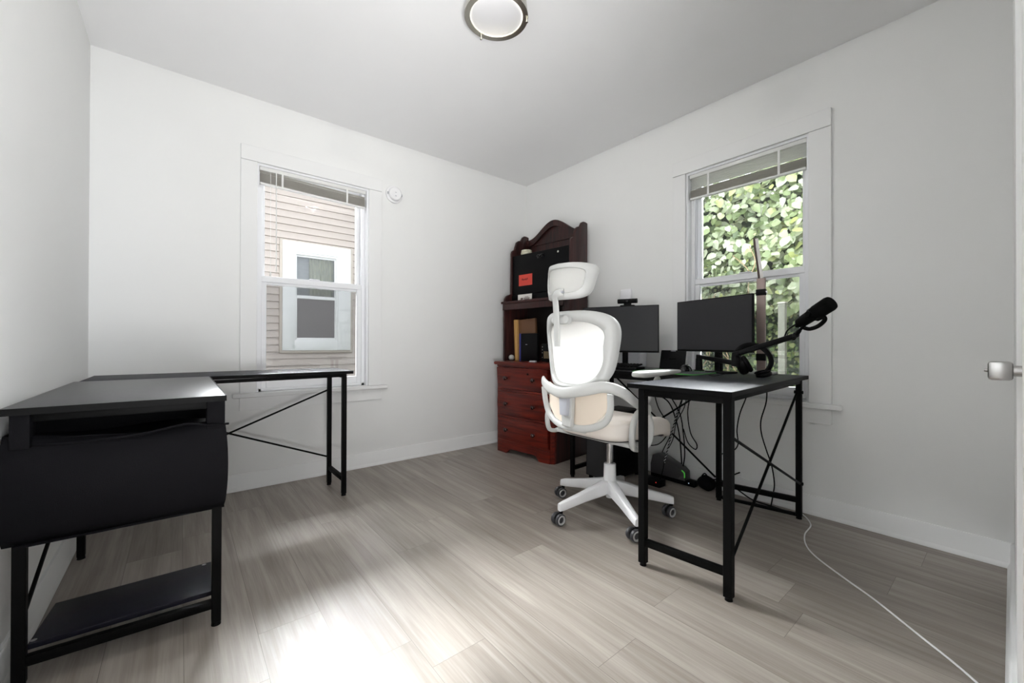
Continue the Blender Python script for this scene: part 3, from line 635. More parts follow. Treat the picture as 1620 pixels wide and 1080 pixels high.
# lower ring
rg = [(-0.292, 0.225, 0.70), (-0.285, 0.218, 0.62), (-0.290, 0.185, 0.558), (-0.312, 0.10, 0.522), (-0.325, 0.0, 0.515)]
rg = rg+[(x, -y, z) for x, y, z in reversed(rg[:-1])]
mm = MB(); mm.sweep(smooth_path(rg, 8), 0.018, 14, flat=0.60, up=None); obj('lower_ring', mm, WPL, CH, True, ang=1.2)
mm = MB()
def lowp(p, q):
    u = -0.195+0.39*p; zt_ = 0.735-0.03*math.cos(u*7)*1.0; zb_ = 0.522+0.10*(abs(u)/0.2)**3
    z = zb_+(zt_-zb_)*q; return (-0.318+0.04*(abs(u)/0.2)**2, u, z)
mm.grid(lowp, 20, 8, (0.005, 0, 0)); obj('lumbar_mesh', mm, BEIGE, CH, True)
mm = MB(); mm.prism([(-0.040, 0.700), (0.046, 0.700), (0.036, 0.60), (0.034, 0.52), (-0.030, 0.52), (-0.032, 0.60)], lambda a, b, d: Vector((d, a, b)), -0.352, -0.325, 0.006); br_ = obj('back_bracket', mm, WPL, CH, True)
mm = MB(); mm.prism([(-0.027, 0.668), (0.031, 0.668), (0.025, 0.580), (-0.021, 0.580)], lambda a, b, d: Vector((d, a+0.003, b)), -0.372, -0.350, 0.004); obj('grey_pad', mm, PADG, br_, True, label='grey pad')
mm = MB(); mm.bar((-0.335, 0, 0.53), (-0.12, 0, 0.435), 0.06, 0.022, 0.006); obj('back_stem', mm, WPL, CH, True)
# arm supports
for s, nm in ((-1, 'right'), (1, 'left')):
    y = 0.283*s
    mm = MB(); lp = smooth_path([(-0.10, y, 0.625), (-0.165, y, 0.600), (-0.205, y*1.01, 0.53), (-0.200, y, 0.455), (-0.165, y*0.985, 0.432), (-0.09, y*0.985, 0.434), (-0.060, y, 0.46), (-0.050, y*1.01, 0.53), (-0.072, y, 0.600)], 6)
    mm.sweep(lp, 0.0165, 12, flat=0.7, closed=True); o = obj('arm_support', mm, WPL, CH, True, ang=1.2)
    mm = MB(); mm.cyl((-0.105, y-0.024*1, 0.62), (-0.105, y+0.024, 0.62), 0.027, n=28); obj('arm_pivot', mm, WPL, CH, True)
    mm = MB(); mm.bar((-0.095, y*0.985, 0.632), (0.03, y*0.985, 0.772), 0.030, 0.020, 0.006, up=(0, 1, 0)); aa = obj('armrest_bar', mm, WPL, CH, True)
    mm = MB()
    def pad(p, q):
        ang = 2*PI*q; x = -0.165+0.385*p; w_ = 0.040*(1-abs(2*p-1)**9*0.45); h_ = 0.0175*(1-abs(2*p-1)**9*0.5)*(1-0.40*p)
        return (x, y*0.975+w_*math.copysign(abs(math.cos(ang))**0.4, math.cos(ang)), 0.790+0.004*p+h_*math.copysign(abs(math.sin(ang))**0.5, math.sin(ang)))
    mm.grid(pad, 20, 24); 
    bmesh.ops.remove_doubles(mm.b, verts=mm.b.verts[:], dist=1e-5)
    bmesh.ops.holes_fill(mm.b, edges=[e for e in mm.b.edges if e.is_boundary], sides=60)
    obj('armrest', mm, WPL, CH, True, ang=1.2)
mm = MB(); mm.box((-0.155, -0.278, 0.426), (-0.070, 0.278, 0.447), 0.006); obj('arm_crossbar', mm, WPL, CH, True)
mm = MB(); mm.cyl((-0.02, 0.09, 0.43), (-0.02, 0.27, 0.425), 0.006, n=10).box((-0.04, 0.25, 0.418), (0.0, 0.30, 0.432), 0.005); obj('height_lever', mm, BLKP, CH, True)

# ------------------------------------------------------------------ chest of drawers and hutch (local: x to the right, y towards the wall)
DL = (-0.535, -0.243, 0); DR = R_(-84)
def V3(a, b, c): return Vector((a, b, c))
CHW = 0.625
D = thing('chest_of_drawers', 'cherry red wooden chest with three drawers and round knobs, in the room corner', 'chest of drawers', DL, DR)
def bow(x): return -0.022*(1-((x-0.31)/0.32)**2)
def bowpoly(x0, x1, yb, out=0.0, n=14):
    return [(x0+(x1-x0)*i/n, bow(x0+(x1-x0)*i/n)-out) for i in range(n+1)] + [(x1, yb), (x0, yb)]
mm = MB(); mm.prism(bowpoly(-0.040, 0.655, 0.44, 0.022), V3, 0.755, 0.782, 0.008); obj('top', mm, CHERRY, D, True)
mm = MB(); mm.prism(bowpoly(-0.012, 0.628, 0.43, 0.004), V3, 0.738, 0.755, 0.003)
for z in (0.541, 0.316, 0.098): mm.prism(bowpoly(0.0, 0.600, 0.05, 0.006), V3, z-0.010, z+0.010, 0.003)
mm.box((-0.010, 0.0, 0.09), (0.010, 0.44, 0.74), 0.002)
mm.prism([(0.590, -0.002), (0.600, -0.006), (0.626, 0.010), (0.626, 0.030), (0.590, 0.03)], V3, 0.0, 0.74, 0.001)
mm.box((0.0, 0.425, 0.09), (0.62, 0.435, 0.74)).box((0.0, 0.02, 0.10), (0.61, 0.43, 0.11)); obj('body', mm, CHERRY, D, True)
mm = MB(); mm.box((0.612, 0.030, 0.0), (0.627, 0.44, 0.74), 0.001); obj('side_panel', mm, CHERRYD, D, True, label='almost black side panel')  # darker wood on this side puts its shade into the colour
# base apron with bracket feet
xs = [(0.0, 0), (0.125, 0), (0.135, 0.012), (0.155, 0.034), (0.185, 0.044), (0.44, 0.044), (0.465, 0.034), (0.485, 0.010), (0.495, 0), (0.596, 0)]
mm = MB(); n = 40; rows = []
def apz(x):
    for (a, za), (b, zb) in zip(xs, xs[1:]):
        if a <= x <= b: return za+(zb-za)*(x-a)/max(1e-6, b-a)
    return 0
for i in range(n+1):
    x = 0.596*i/n; y = bow(x)-0.007; rows.append([mm.b.verts.new(v) for v in ((x, y, 0.092), (x, y, apz(x)), (x, y+0.02, apz(x)), (x, y+0.02, 0.092))])
for A, B in zip(rows, rows[1:]):
    for k in range(4): mm.b.faces.new((A[k], A[(k+1) % 4], B[(k+1) % 4], B[k]))
mm.b.faces.new(rows[0]); mm.b.faces.new(rows[-1]); mm.box((-0.008, 0.0, 0.0), (0.008, 0.09, 0.092)).box((-0.008, 0.35, 0.0), (0.008, 0.44, 0.092))
obj('base', mm, CHERRY, D, True)
KNOBM = mat('dark_wood_knob', (0.030, 0.007, 0.006), 0.12, spec=0.5)
for z0, z1, o_ in ((0.555, 0.735, 0.014), (0.330, 0.528, 0.010), (0.110, 0.303, 0.008)):
    mm = MB(); nz = 8; rows = []
    for j in range(nz+1):
        q = j/nz; z = z0+(z1-z0)*q; ex = o_+0.012*math.sin(PI*q)**0.7
        if z0 > 0.5: ex = o_+0.016*q**0.8
        rows.append([mm.b.verts.new((0.014+0.570*i/16, bow(0.014+0.570*i/16)-ex, z)) for i in range(17)] + [mm.b.verts.new((0.584, 0.03, z)), mm.b.verts.new((0.014, 0.03, z))])
    for A, B in zip(rows, rows[1:]):
        for k in range(19): mm.b.faces.new((A[k], A[(k+1) % 19], B[(k+1) % 19], B[k]))
    mm.b.faces.new(rows[0]); mm.b.faces.new(rows[-1]); dw = obj('drawer', mm, CHERRY, D, True)
    for x in (0.145, 0.455):
        zc = (z0+z1)/2; mm = MB(); y = bow(x)-o_-0.010
        mm.lathe([(0.009, -0.004), (0.010, 0.002), (0.006, 0.008), (0.007, 0.014), (0.015, 0.019), (0.0175, 0.026), (0.014, 0.033), (0.006, 0.037), (0, 0.038)], (x, y, zc), (0, -1, 0), 20)
        obj('knob', mm, KNOBM, dw, True)
mm = MB(); mm.cyl((0.393, bow(0.393)-0.020, 0.690), (0.393, bow(0.393)-0.031, 0.690), 0.008, n=14); obj('keyhole', mm, BLKP, D, True)

Hh = thing('hutch', 'dark cherry bookcase hutch with an arched crest standing on the chest of drawers', 'hutch', (DL[0], DL[1], 0.782), DR)
zb = 0.782
def hx3(a, b, c): return Vector((a, b, c-zb))
side = [(0.11, zb), (0.11, 1.318), (0.118, 1.345), (0.135, 1.372), (0.165, 1.385), (0.195, 1.39), (0.200, 1.40), (0.200, 1.765), (0.206, 1.79), (0.225, 1.805), (0.245, 1.812), (0.252, 1.845), (0.268, 1.885), (0.295, 1.905), (0.325, 1.905), (0.335, 1.925), (0.350, 1.950), (0.372, 1.962), (0.400, 1.962), (0.43, 1.958), (0.43, zb)]
for x0, x1 in ((-0.055, -0.035), (0.620, 0.640)):
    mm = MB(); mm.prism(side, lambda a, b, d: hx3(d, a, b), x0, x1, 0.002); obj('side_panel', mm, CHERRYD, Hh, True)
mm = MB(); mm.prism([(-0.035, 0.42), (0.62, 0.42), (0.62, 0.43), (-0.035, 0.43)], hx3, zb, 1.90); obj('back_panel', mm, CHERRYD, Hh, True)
def crest(x):
    t = abs((x-0.30)/0.32); t = min(1, t); return 1.915+0.135*(0.5+0.5*math.cos(PI*min(1, t*1.08)))
mm = MB(); P = [(x_, crest(x_)) for x_ in [0.62-0.655*i/36 for i in range(37)]]
P = P+[(-0.035, 1.87)]+[(x_, crest(x_)-0.055) for x_ in [-0.035+0.655*i/36 for i in range(1, 36)]]+[(0.62, 1.87)]
mm.prism(P, lambda a, b, d: hx3(a, d, b), 0.385, 0.42, 0.001)
crest_o = obj('crest', mm, CHERRYD, Hh, True)
mm = MB(); P = [(x_, crest(x_)-0.02) for x_ in [0.60-0.61*i/24 for i in range(25)]]+[(-0.01, 1.86), (0.60, 1.86)]; mm.prism(P, lambda a, b, d: hx3(a, d, b), 0.41, 0.428); obj('crest_panel', mm, CHERRYD, Hh, True)
mm = MB(); mm.prism([(-0.062, 0.088), (0.647, 0.088), (0.647, 0.12), (0.620, 0.42), (-0.035, 0.42), (-0.062, 0.12)], hx3, 1.296, 1.316, 0.003).prism([(-0.050, 0.098), (0.635, 0.098), (0.635, 0.122), (-0.050, 0.122)], hx3, 1.240, 1.296, 0.002); obj('shelf', mm, CHERRYD, Hh, True)
mm = MB(); mm.prism([(-0.035, 0.412), (0.62, 0.412), (0.62, 0.419), (-0.035, 0.419)], hx3, 0.79, 1.29); obj('interior_back', mm, DARKIN, Hh, True)

def hthing(name, label, cat, x, y, z, **k):
    M = Matrix.Rotation(DR, 4, 'Z'); p = Vector(DL)+M @ Vector((x, y, 0)); t = thing(name, label, cat, (p.x, p.y, z), DR, **k); return t
t = hthing('storage_case', 'large black lockable case with a red sticker standing on the upper hutch shelf', 'case', 0.29, 0.31, 1.382)
mm = MB(); mm.box((-0.325, -0.10, 0.002), (0.328, 0.10, 0.362), 0.004); obj('case_body', mm, BLKP, t, True)
mm = MB(); mm.sweep(smooth_path([(-0.005, -0.102, 0.318), (-0.004, -0.125, 0.316), (0.02, -0.13, 0.300), (0.045, -0.125, 0.322), (0.045, -0.102, 0.325)], 5), 0.006, 8).box((-0.02, -0.106, 0.298), (0.055, -0.100, 0.335), 0.003); obj('handle', mm, BLKG, t, True)
mm = MB(); mm.box((-0.242, -0.1025, 0.078), (-0.080, -0.100, 0.178)); st = obj('sticker', mm, mat('red_sticker', (0.62, 0.055, 0.035), 0.6), t, True, label='red sticker with dark handwriting')
mm = MB(); mm.sweep(smooth_path([(-0.205, -0.1035, 0.130), (-0.195, -0.1035, 0.142), (-0.190, -0.1035, 0.126), (-0.180, -0.1035, 0.136), (-0.170, -0.1035, 0.128), (-0.160, -0.1035, 0.140), (-0.150, -0.1035, 0.124), (-0.140, -0.1035, 0.142), (-0.132, -0.1035, 0.130)], 4), 0.0022, 6); obj('writing', mm, mat('dark_ink', (0.12, 0.01, 0.01), 0.6), st, True)
mm = MB(); mm.cyl((0.21, -0.100, 0.325), (0.21, -0.104, 0.325), 0.009, n=14); obj('lock', mm, NICKEL, t, True)
t = hthing('flat_box', 'flat black box lying under the black case on the upper hutch shelf', 'box', 0.29, 0.31, 1.317)
mm = MB(); mm.box((-0.322, -0.115, 0.0), (0.325, 0.10, 0.062), 0.003); obj('box_body', mm, BLKP, t, True); 
t = hthing('price_card', 'small white printed card leaning on the hutch shelf below the red sticker', 'card', 0.158, 0.18, 1.3175)
mm = MB(); mm.box((-0.084, -0.012, 0.0), (0.084, -0.009, 0.058)); obj('card', mm, mat('card_white', (0.72, 0.70, 0.66), 0.7), t, True)
mm = MB(); ink = mat('brown_ink', (0.16, 0.12, 0.10), 0.7)
for a, b, z0, z1 in ((-0.05, -0.022, 0.012, 0.028), (-0.008, 0.055, 0.010, 0.016), (-0.012, 0.058, 0.020, 0.026), (0.0, 0.045, 0.031, 0.036)): mm.box((a, -0.0127, z0), (b, -0.0120, z1))
obj('print', mm, ink, t, True)
t = hthing('jar', 'squat cream jar on top of the black case in the hutch', 'jar', 0.085, 0.27, 1.7445)
mm = MB(); mm.lathe([(0, 0), (0.045, 0), (0.052, 0.008), (0.053, 0.022), (0.046, 0.030), (0.046, 0.032)], n=28); obj('jar_body', mm, mat('cream_ceramic', (0.62, 0.60, 0.47), 0.4), t, True)
mm = MB(); mm.lathe([(0.047, 0.031), (0.050, 0.033), (0.049, 0.044), (0.04, 0.048), (0, 0.048)], n=28); obj('lid', mm, mat('cream_lid', (0.66, 0.64, 0.50), 0.4), t, True)
t = hthing('small_tin', 'small royal blue tin on the upper hutch shelf behind the headrest', 'tin', 0.475, 0.165, 1.317)
mm = MB(); mm.lathe([(0, 0), (0.020, 0), (0.022, 0.003), (0.022, 0.070), (0.019, 0.074), (0, 0.074)], n=24); obj('tin_body', mm, mat('royal_blue', (0.02, 0.03, 0.30), 0.3), t, True)
Z1 = 0.7825
t = hthing('box_file', 'tall tan cardboard file box standing at the left in the lower hutch', 'file box', 0.05, 0.20, Z1)
mm = MB(); mm.box((-0.040, -0.005, 0.0), (-0.004, 0.175, 0.375), 0.003); obj('spine', mm, mat('tan_card', (0.52, 0.30, 0.10), 0.6), t, True)
mm = MB(); mm.box((-0.004, 0.02, 0.0), (0.20, 0.045, 0.372), 0.002); obj('cover', mm, mat('brown_card', (0.14, 0.065, 0.030), 0.6), t, True)
t.rotation_euler = (0, R_(-2.5), DR)
t = hthing('binder', 'navy and black binder with a blue spine leaning beside the tan file box', 'binder', 0.125, 0.155, Z1)
mm = MB(); mm.box((-0.022, 0.0, 0.0), (-0.004, 0.03, 0.245), 0.003); obj('spine', mm, mat('navy_blue', (0.03, 0.035, 0.20), 0.5), t, True)
mm = MB(); mm.box((-0.004, 0.002, 0.0), (0.19, 0.03, 0.245), 0.003); obj('cover', mm, BLKP, t, True)
mm = MB(); mm.box((0.055, 0.001, 0.145), (0.075, 0.0025, 0.150)); obj('badge', mm, PADG, t, True)
t = hthing('gadget_box', 'small black electronics box with tiny lights in the lower hutch by the chair', 'box', 0.37, 0.18, Z1)
mm = MB(); mm.box((-0.025, 0, 0), (0.10, 0.10, 0.155), 0.004); obj('box_body', mm, BLKP, t, True)
mm = MB()
for z in (0.035, 0.075, 0.10, 0.125): mm.box((-0.018, -0.0015, z), (-0.012, 0, z+0.006))
obj('indicator', mm, mat('pale_dot', (0.5, 0.5, 0.5), 0.4), t, True)
mm = MB(); mm.box((0.0, -0.002, 0.03), (0.06, 0, 0.09)); obj('panel', mm, mat('olive_panel', (0.12, 0.085, 0.035), 0.5), t, True)
t = hthing('label_strip', 'small white paper strip lying on the front of the chest top', 'paper', 0.335, 0.07, Z1)
mm = MB(); mm.box((-0.035, 0, 0), (0.035, 0.02, 0.006), 0.001).box((-0.032, 0.004, 0.006), (0.032, 0.022, 0.012), 0.001); obj('paper', mm, mat('paper_white', (0.65, 0.66, 0.68), 0.6), t, True)
t = hthing('toy_ball', 'small pale grey ball at the far left of the chest top', 'ball', 0.0, 0.17, Z1)
mm = MB(); bmesh.ops.create_uvsphere(mm.b, u_segments=24, v_segments=14, radius=0.026, matrix=Matrix.Translation((-0.008, 0, 0.028))); obj('ball', mm, mat('grey_ball', (0.45, 0.45, 0.42), 0.5), t, True)
mm = MB(); mm.lathe([(0, 0), (0.016, 0), (0.017, 0.004), (0.010, 0.006), (0, 0.006)], (-0.008, 0, 0)); obj('ball_foot', mm, BLKP, t, True)
t = hthing('cord_loop', 'bright yellow green cord hooked inside the lower hutch', 'cord', 0.0, 0.30, Z1)
mm = MB(); mm.sweep(smooth_path([(-0.032, 0, 0.002), (-0.034, 0, 0.06), (-0.034, 0, 0.165), (-0.026, -0.01, 0.215), (-0.012, -0.02, 0.19), (0.005, -0.03, 0.16), (0.007, -0.03, 0.10)], 5), 0.003, 6); obj('cord', mm, mat('neon_green', (0.42, 0.62, 0.04), 0.5), t, True)

# ------------------------------------------------------------------ things on the right desk
def monitor(name, label, L, Rr, z0, z1, pole, tiltdeg=0):
    L, Rr = Vector((*L, 0)), Vector((*Rr, 0)); c = (L+Rr)/2; d = (Rr-L).normalized(); w = (Rr-L).length
    rz = math.atan2(d.y, d.x)   # local x = viewer's right, local y = away from the viewer
    t = thing(name, label, 'monitor', (c.x, c.y, ZT), rz)
    a, b = z0-ZT, z1-ZT
    mm = MB(); mm.box((-w/2, 0.0, a), (w/2, 0.014, b), 0.002).prism([(-w/2+0.04, 0.014), (w/2-0.04, 0.014), (w/2-0.10, 0.045), (-w/2+0.10, 0.045)], V3, a+0.03, b-0.05, 0.004); obj('housing', mm, BLKP, t, True)
    mm = MB(); mm.box((-w/2+0.005, -0.0012, a+0.012), (w/2-0.005, 0.0, b-0.005)); obj('screen', mm, SCRN, t, True)
    mm = MB(); mm.box((pole-0.018, 0.045, 0.012), (pole+0.018, 0.075, (a+b)/2), 0.004); obj('stand', mm, BLKP, t, True)
    mm = MB(); mm.box((pole-0.07, 0.025, 0.0), (pole+0.07, 0.13, 0.012), 0.004); obj('stand_foot', mm, BLKP, t, True)
    return t
m1 = monitor('computer_monitor', 'black flat monitor with a webcam on top, behind the white chair', (-0.405, -1.10), (-0.20, -1.595), 0.878, 1.205, 0.03)
m2 = monitor('computer_monitor', 'black flat monitor in front of the right window', (-0.25, -1.754), (-0.40, -2.254), 0.893, 1.205, 0.0)
# webcam
t = thing('webcam', 'black bar shaped webcam sitting on top of the monitor behind the chair', 'webcam', (-0.245, -1.375, 1.2055), m1.rotation_euler.z)
mm = MB(); mm.box((-0.05, -0.008, 0.0), (0.05, 0.03, 0.010), 0.003).box((-0.025, 0.0, 0.010), (0.025, 0.02, 0.024), 0.003); obj('clip', mm, BLKP, t, True)
mm = MB(); mm.cyl((-0.068, 0.008, 0.038), (0.068, 0.008, 0.038), 0.0165, n=24); bmesh.ops.bevel(mm.b, geom=[e for e in mm.b.edges if len(e.link_faces) == 2 and abs(e.calc_face_angle(0)) > 1.2], offset=0.006, segments=3, affect='EDGES'); obj('camera_bar', mm, BLKP, t, True)
mm = MB(); mm.cyl((0.0, -0.008, 0.038), (0.0, -0.0105, 0.038), 0.009, n=20); obj('lens', mm, BLKG, t, True)
# wall plate and white box
t = thing('wall_panel', 'square white plastic plate fixed to the wall above the webcam', 'wall plate', (0, -1.20, 1.31))
mm = MB(); mm.box((-0.022, -0.050, -0.055), (0.0, 0.050, 0.055), 0.010, seg=3); obj('cover', mm, mat('bright_white_plastic', (0.90, 0.90, 0.93), 0.4), t, True)
mm = MB(); mm.cyl((-0.022, 0, -0.035), (-0.0235, 0, -0.035), 0.004, n=12); obj('indicator', mm, PADG, t, True)
t = thing('desktop_speaker', 'white rounded box standing behind the monitor on the desk against the wall', 'speaker', (-0.10, -1.33, ZT))
mm = MB(); mm.box((-0.045, -0.085, 0.0), (0.045, 0.085, 0.125), 0.012, seg=3); obj('speaker_body', mm, mat('pale_white_plastic', (0.85, 0.86, 0.90), 0.4), t, True)
mm = MB(); mm.box((-0.047, -0.07, 0.01), (-0.045, 0.07, 0.11), 0.0008, seg=1); obj('grille', mm, mat('white_grille', (0.80, 0.82, 0.86), 0.7, bump=0.5, bscale=700), t, True)
# keyboard
t = thing('keyboard', 'black keyboard on the desk in front of the monitor behind the chair', 'keyboard', (-0.425, -1.355, ZT+0.001), R_(-80))
mm = MB(); mm.box((-0.225, -0.07, 0.0), (0.225, 0.07, 0.018), 0.003); obj('keyboard_base', mm, BLKP, t, True)
key = MB(); key.box((-0.0082, -0.008, 0.0), (0.0082, 0.008, 0.010), 0.002, seg=1); k0 = None
for j in range(5):
    for i in range(19):
        if k0 is None:
            k0 = obj('key', key, BLKP, t, True); o = k0
        else:
            o = k0.copy(); C.objects.link(o); o.parent = t
        o.location = (-0.2090+0.0232*i, -0.050+0.0235*j, 0.018+0.0025*j); o.rotation_euler = (R_(3), 0, 0)
# mouse mat, mouse, tablet
t = thing('mouse_mat', 'dark grey mouse mat with a bright green edge on the right desk', 'mouse mat', (-0.33, -1.82, ZT))
def rrect(x0, x1, y0, y1, r, n=6):
    out = []
    for cx, cy, a0 in ((x1-r, y1-r, 0), (x0+r, y1-r, 90), (x0+r, y0+r, 180), (x1-r, y0+r, 270)):
        for k in range(n+1): a = R_(a0+90*k/n); out.append((cx+r*math.cos(a), cy+r*math.sin(a)))
    return out
mm = MB(); mm.prism(rrect(-0.235, 0.075, -0.20, 0.19, 0.03), V3, 0.0005, 0.0045); obj('mat_top', mm, mat('mat_cloth', (0.035, 0.038, 0.048), 0.6, bump=0.3, bscale=800), t, True)
mm = MB(); mm.sweep([(x, y, 0.003) for x, y in rrect(-0.237, 0.077, -0.202, 0.192, 0.03)], 0.0026, 6, closed=True); obj('stitched_edge', mm, mat('green_edge', (0.06, 0.36, 0.05), 0.6), t, True)
t = thing('computer_mouse', 'black computer mouse on the green edged mat', 'mouse', (-0.31, -1.845, ZT+0.006), R_(10))
mm = MB()
def ms(p, q):
    a = 2*PI*q; r = math.sin(PI*min(1, p*1.0)*0.5); z = math.cos(PI*p*0.5); return (0.058*r*math.cos(a), 0.033*r*math.sin(a)*(1-0.12*math.cos(a)), 0.038*z*(1-0.25*r*math.cos(a)))
mm.grid(ms, 12, 28); bmesh.ops.remove_doubles(mm.b, verts=mm.b.verts[:], dist=1e-5); bmesh.ops.holes_fill(mm.b, edges=[e for e in mm.b.edges if e.is_boundary], sides=60); obj('mouse_shell', mm, BLKG, t, True, ang=1.2)
mm = MB(); mm.cyl((0.028, -0.004, 0.030), (0.028, 0.004, 0.030), 0.009, n=16); obj('scroll_wheel', mm, CASTG, t, True)
t = thing('tablet', 'thin black tablet propped upright against the wall between the two monitors', 'tablet', (-0.155, -1.66, ZT), R_(-90+3))
mm = MB(); M_ = Matrix.Rotation(R_(-14), 4, 'X'); mm.box((-0.088, 0.0, 0.001), (0.088, 0.008, 0.132), 0.003, M_); s_ = obj('tablet_body', mm, BLKP, t, True)
mm = MB(); mm.box((-0.017, -0.0012, 0.124), (0.017, 0.0, 0.129), 0, M_); obj('camera_strip', mm, PADG, s_, True)
mm = MB(); mm.bar((0, 0.012, 0.075), (0, 0.075, 0.001), 0.05, 0.003); obj('prop', mm, BLKP, t, True)

# desk lamp: slim folded LED bar lamp
t = thing('desk_lamp', 'tall slim rose metal bar lamp standing upright in front of the right window', 'lamp', (-0.16, -2.21, ZT))
ROSE = mat('rose_metal', (0.30, 0.235, 0.215), 0.4, metal=0.35)
def LP(dy, z): return Vector((-0.16, -2.21+dy, z))
mm = MB(); mm.box((-0.215, -2.275, ZT), (-0.105, -2.145, ZT+0.018), 0.006, seg=3); obj('lamp_base', mm, WPL, t)
mm = MB(); mm.box((-0.166, -2.232, ZT+0.018), (-0.154, -2.186, 1.312), 0.003); obj('post', mm, ROSE, t)
for a, b in ((0.845, 0.885), (1.215, 1.250)):
    mm = MB(); mm.box((-0.169, -2.234, a), (-0.151, -2.184, b), 0.002); obj('hinge', mm, BLKP, t)
mm = MB(); mm.cyl((-0.160, -2.238, 1.2325), (-0.160, -2.180, 1.2325), 0.008, n=14); obj('hinge_pin', mm, CHROME, t)
mm = MB(); mm.sweep([(-0.150, -2.201, 1.30), (-0.148, -2.190, 1.40), (-0.146, -2.176, 1.50), (-0.145, -2.172, 1.55)], 0.011, 4, flat=0.5, up=(1, 0, 0)); obj('lamp_head', mm, mat('dark_rose_metal', (0.10, 0.07, 0.065), 0.4, metal=0.3), t)
mm = MB(); mm.sweep([(-0.156, -2.212, 1.305), (-0.154, -2.200, 1.40), (-0.152, -2.187, 1.50), (-0.151, -2.183, 1.545)], 0.008, 4, flat=0.5, up=(1, 0, 0)); obj('light_strip', mm, mat('led_strip_white', (0.85, 0.83, 0.80), 0.4), t)

# microphone arm and microphone
t = thing('boom_arm', 'black low boom arm clamped to the right desk holding the microphone', 'boom arm', (-0.22, -1.882, ZT))
mm = MB(); mm.box((-0.245, -1.905, ZT), (-0.195, -1.862, ZT+0.012), 0.003).lathe([(0.021, ZT+0.012), (0.019, 0.85), (0.0, 0.85)], (-0.22, -1.882, 0)); obj('clamp', mm, BLKP, t)
mm = MB(); mm.bar((-0.215, -1.872, 0.862), (-0.548, -2.232, 0.842), 0.026, 0.024, 0.004); obj('lower_boom', mm, BLKP, t)
mm = MB(); mm.cyl((-0.550, -2.232, 0.828), (-0.550, -2.232, 0.886), 0.020, n=20).cyl((-0.551, -2.222, 0.882), (-0.555, -2.252, 0.888), 0.018, n=20); obj('elbow', mm, BLKP, t)
mm = MB(); mm.bar((-0.550, -2.230, 0.888), (-0.612, -2.500, 0.975), 0.024, 0.024, 0.005); obj('upper_boom', mm, BLKP, t)
mm = MB(); mm.cyl((-0.600, -2.492, 0.962), (-0.622, -2.522, 0.998), 0.009, n=12).lathe([(0, -0.012), (0.012, -0.010), (0.014, 0), (0.012, 0.010), (0, 0.012)], (-0.608, -2.505, 0.980), (1, 0.3, 0)).cyl((-0.612, -2.508, 0.985), (-0.640, -2.545, 1.020), 0.0065, n=12); obj('ball_joint', mm, BLKP, t)
mm = MB(); mm.sweep(smooth_path([(-0.628, -2.520, 1.030), (-0.618, -2.500, 1.022), (-0.600, -2.470, 1.000), (-0.590, -2.455, 0.972), (-0.585, -2.440, 0.962)], 6), 0.0035, 8); obj('microphone_cable', mm, BLKP, t)
ma, mb = Vector((-0.622, -2.522, 1.030)), Vector((-0.682, -2.650, 1.108)); dx_ = (mb-ma).normalized(); Lm = (mb-ma).length
t = thing('microphone', 'black broadcast microphone with a yoke mount on the end of the boom arm', 'microphone', tuple(ma))
mm = MB(); mm.lathe([(0, -0.004), (0.020, -0.003), (0.023, 0.003), (0.0245, 0.05), (0.025, 0.066), (0.029, 0.068), (0.029, 0.080), (0.026, 0.083), (0.026, 0.086)], (0, 0, 0), dx_, 32); obj('microphone_body', mm, BLKM, t, True)
mm = MB(); mm.lathe([(0.0265, 0.084), (0.0305, 0.090), (0.031, Lm-0.012), (0.0285, Lm-0.003), (0.022, Lm), (0, Lm+0.001)], (0, 0, 0), dx_, 32); obj('windscreen', mm, mat('black_foam', (0.004, 0.004, 0.004), 0.9, spec=0.1, bump=0.6, bscale=900), t, True)
sx = dx_.cross(Vector((0, 0, 1))).normalized(); dn = sx.cross(dx_).normalized()
if dn.z > 0: dn = -dn
mm = MB(); mm.sweep(smooth_path([dx_*0.076+dn*0.027, dx_*0.104+dn*0.034, dx_*0.100+dn*0.048, dx_*0.066+dn*0.054, dx_*0.030+dn*0.046, dx_*0.010+dn*0.030], 8), 0.0085, 10, flat=1.0); obj('yoke', mm, BLKM, t, True)
mm = MB(); mm.cyl(dx_*0.074-sx*0.034, dx_*0.074+sx*0.034, 0.011, n=18); obj('yoke_knob', mm, BLKM, t, True)
mm = MB(); mm.cyl(-dx_*0.001, -dx_*0.020+dn*0.004, 0.0075, n=12); obj('connector', mm, BLKM, t, True)

# headphones lying on the desk
t = thing('headphones', 'black over-ear headphones lying on the right desk under the boom arm', 'headphones', (-0.44, -2.24, ZT))
def cup(c, ax, r, h=0.020):
    mm = MB(); mm.lathe([(0, -h), (r*0.75, -h), (r*0.95, -h*0.6), (r, 0.0), (r*0.96, h*0.6), (r*0.80, h), (0, h)], c, ax, 32); return mm
c1, c2 = Vector((-0.462, -2.222, 0.824)), Vector((-0.385, -2.300, 0.798))
ax1 = Vector((0.40, -0.72, 0.42)).normalized()
o = obj('ear_cup', cup(c1, ax1, 0.047), BLKP, t)
mm = MB(); mm.lathe([(0.030, 0.018), (0.043, 0.020), (0.047, 0.029), (0.042, 0.038), (0.030, 0.034)], c1, ax1, 32); obj('ear_cushion', mm, BLKF, o)
ax2 = Vector((-0.15, 0.2, 0.97)).normalized()
o = obj('ear_cup', cup(c2+Vector((0, 0.0, -0.015)), ax2, 0.038, 0.012), BLKP, t)
mm = MB(); mm.lathe([(0.026, 0.022), (0.036, 0.022), (0.039, 0.026), (0.034, 0.031), (0.026, 0.028)], c2+Vector((0, 0, -0.027)), ax2, 32); obj('ear_cushion', mm, BLKF, o)
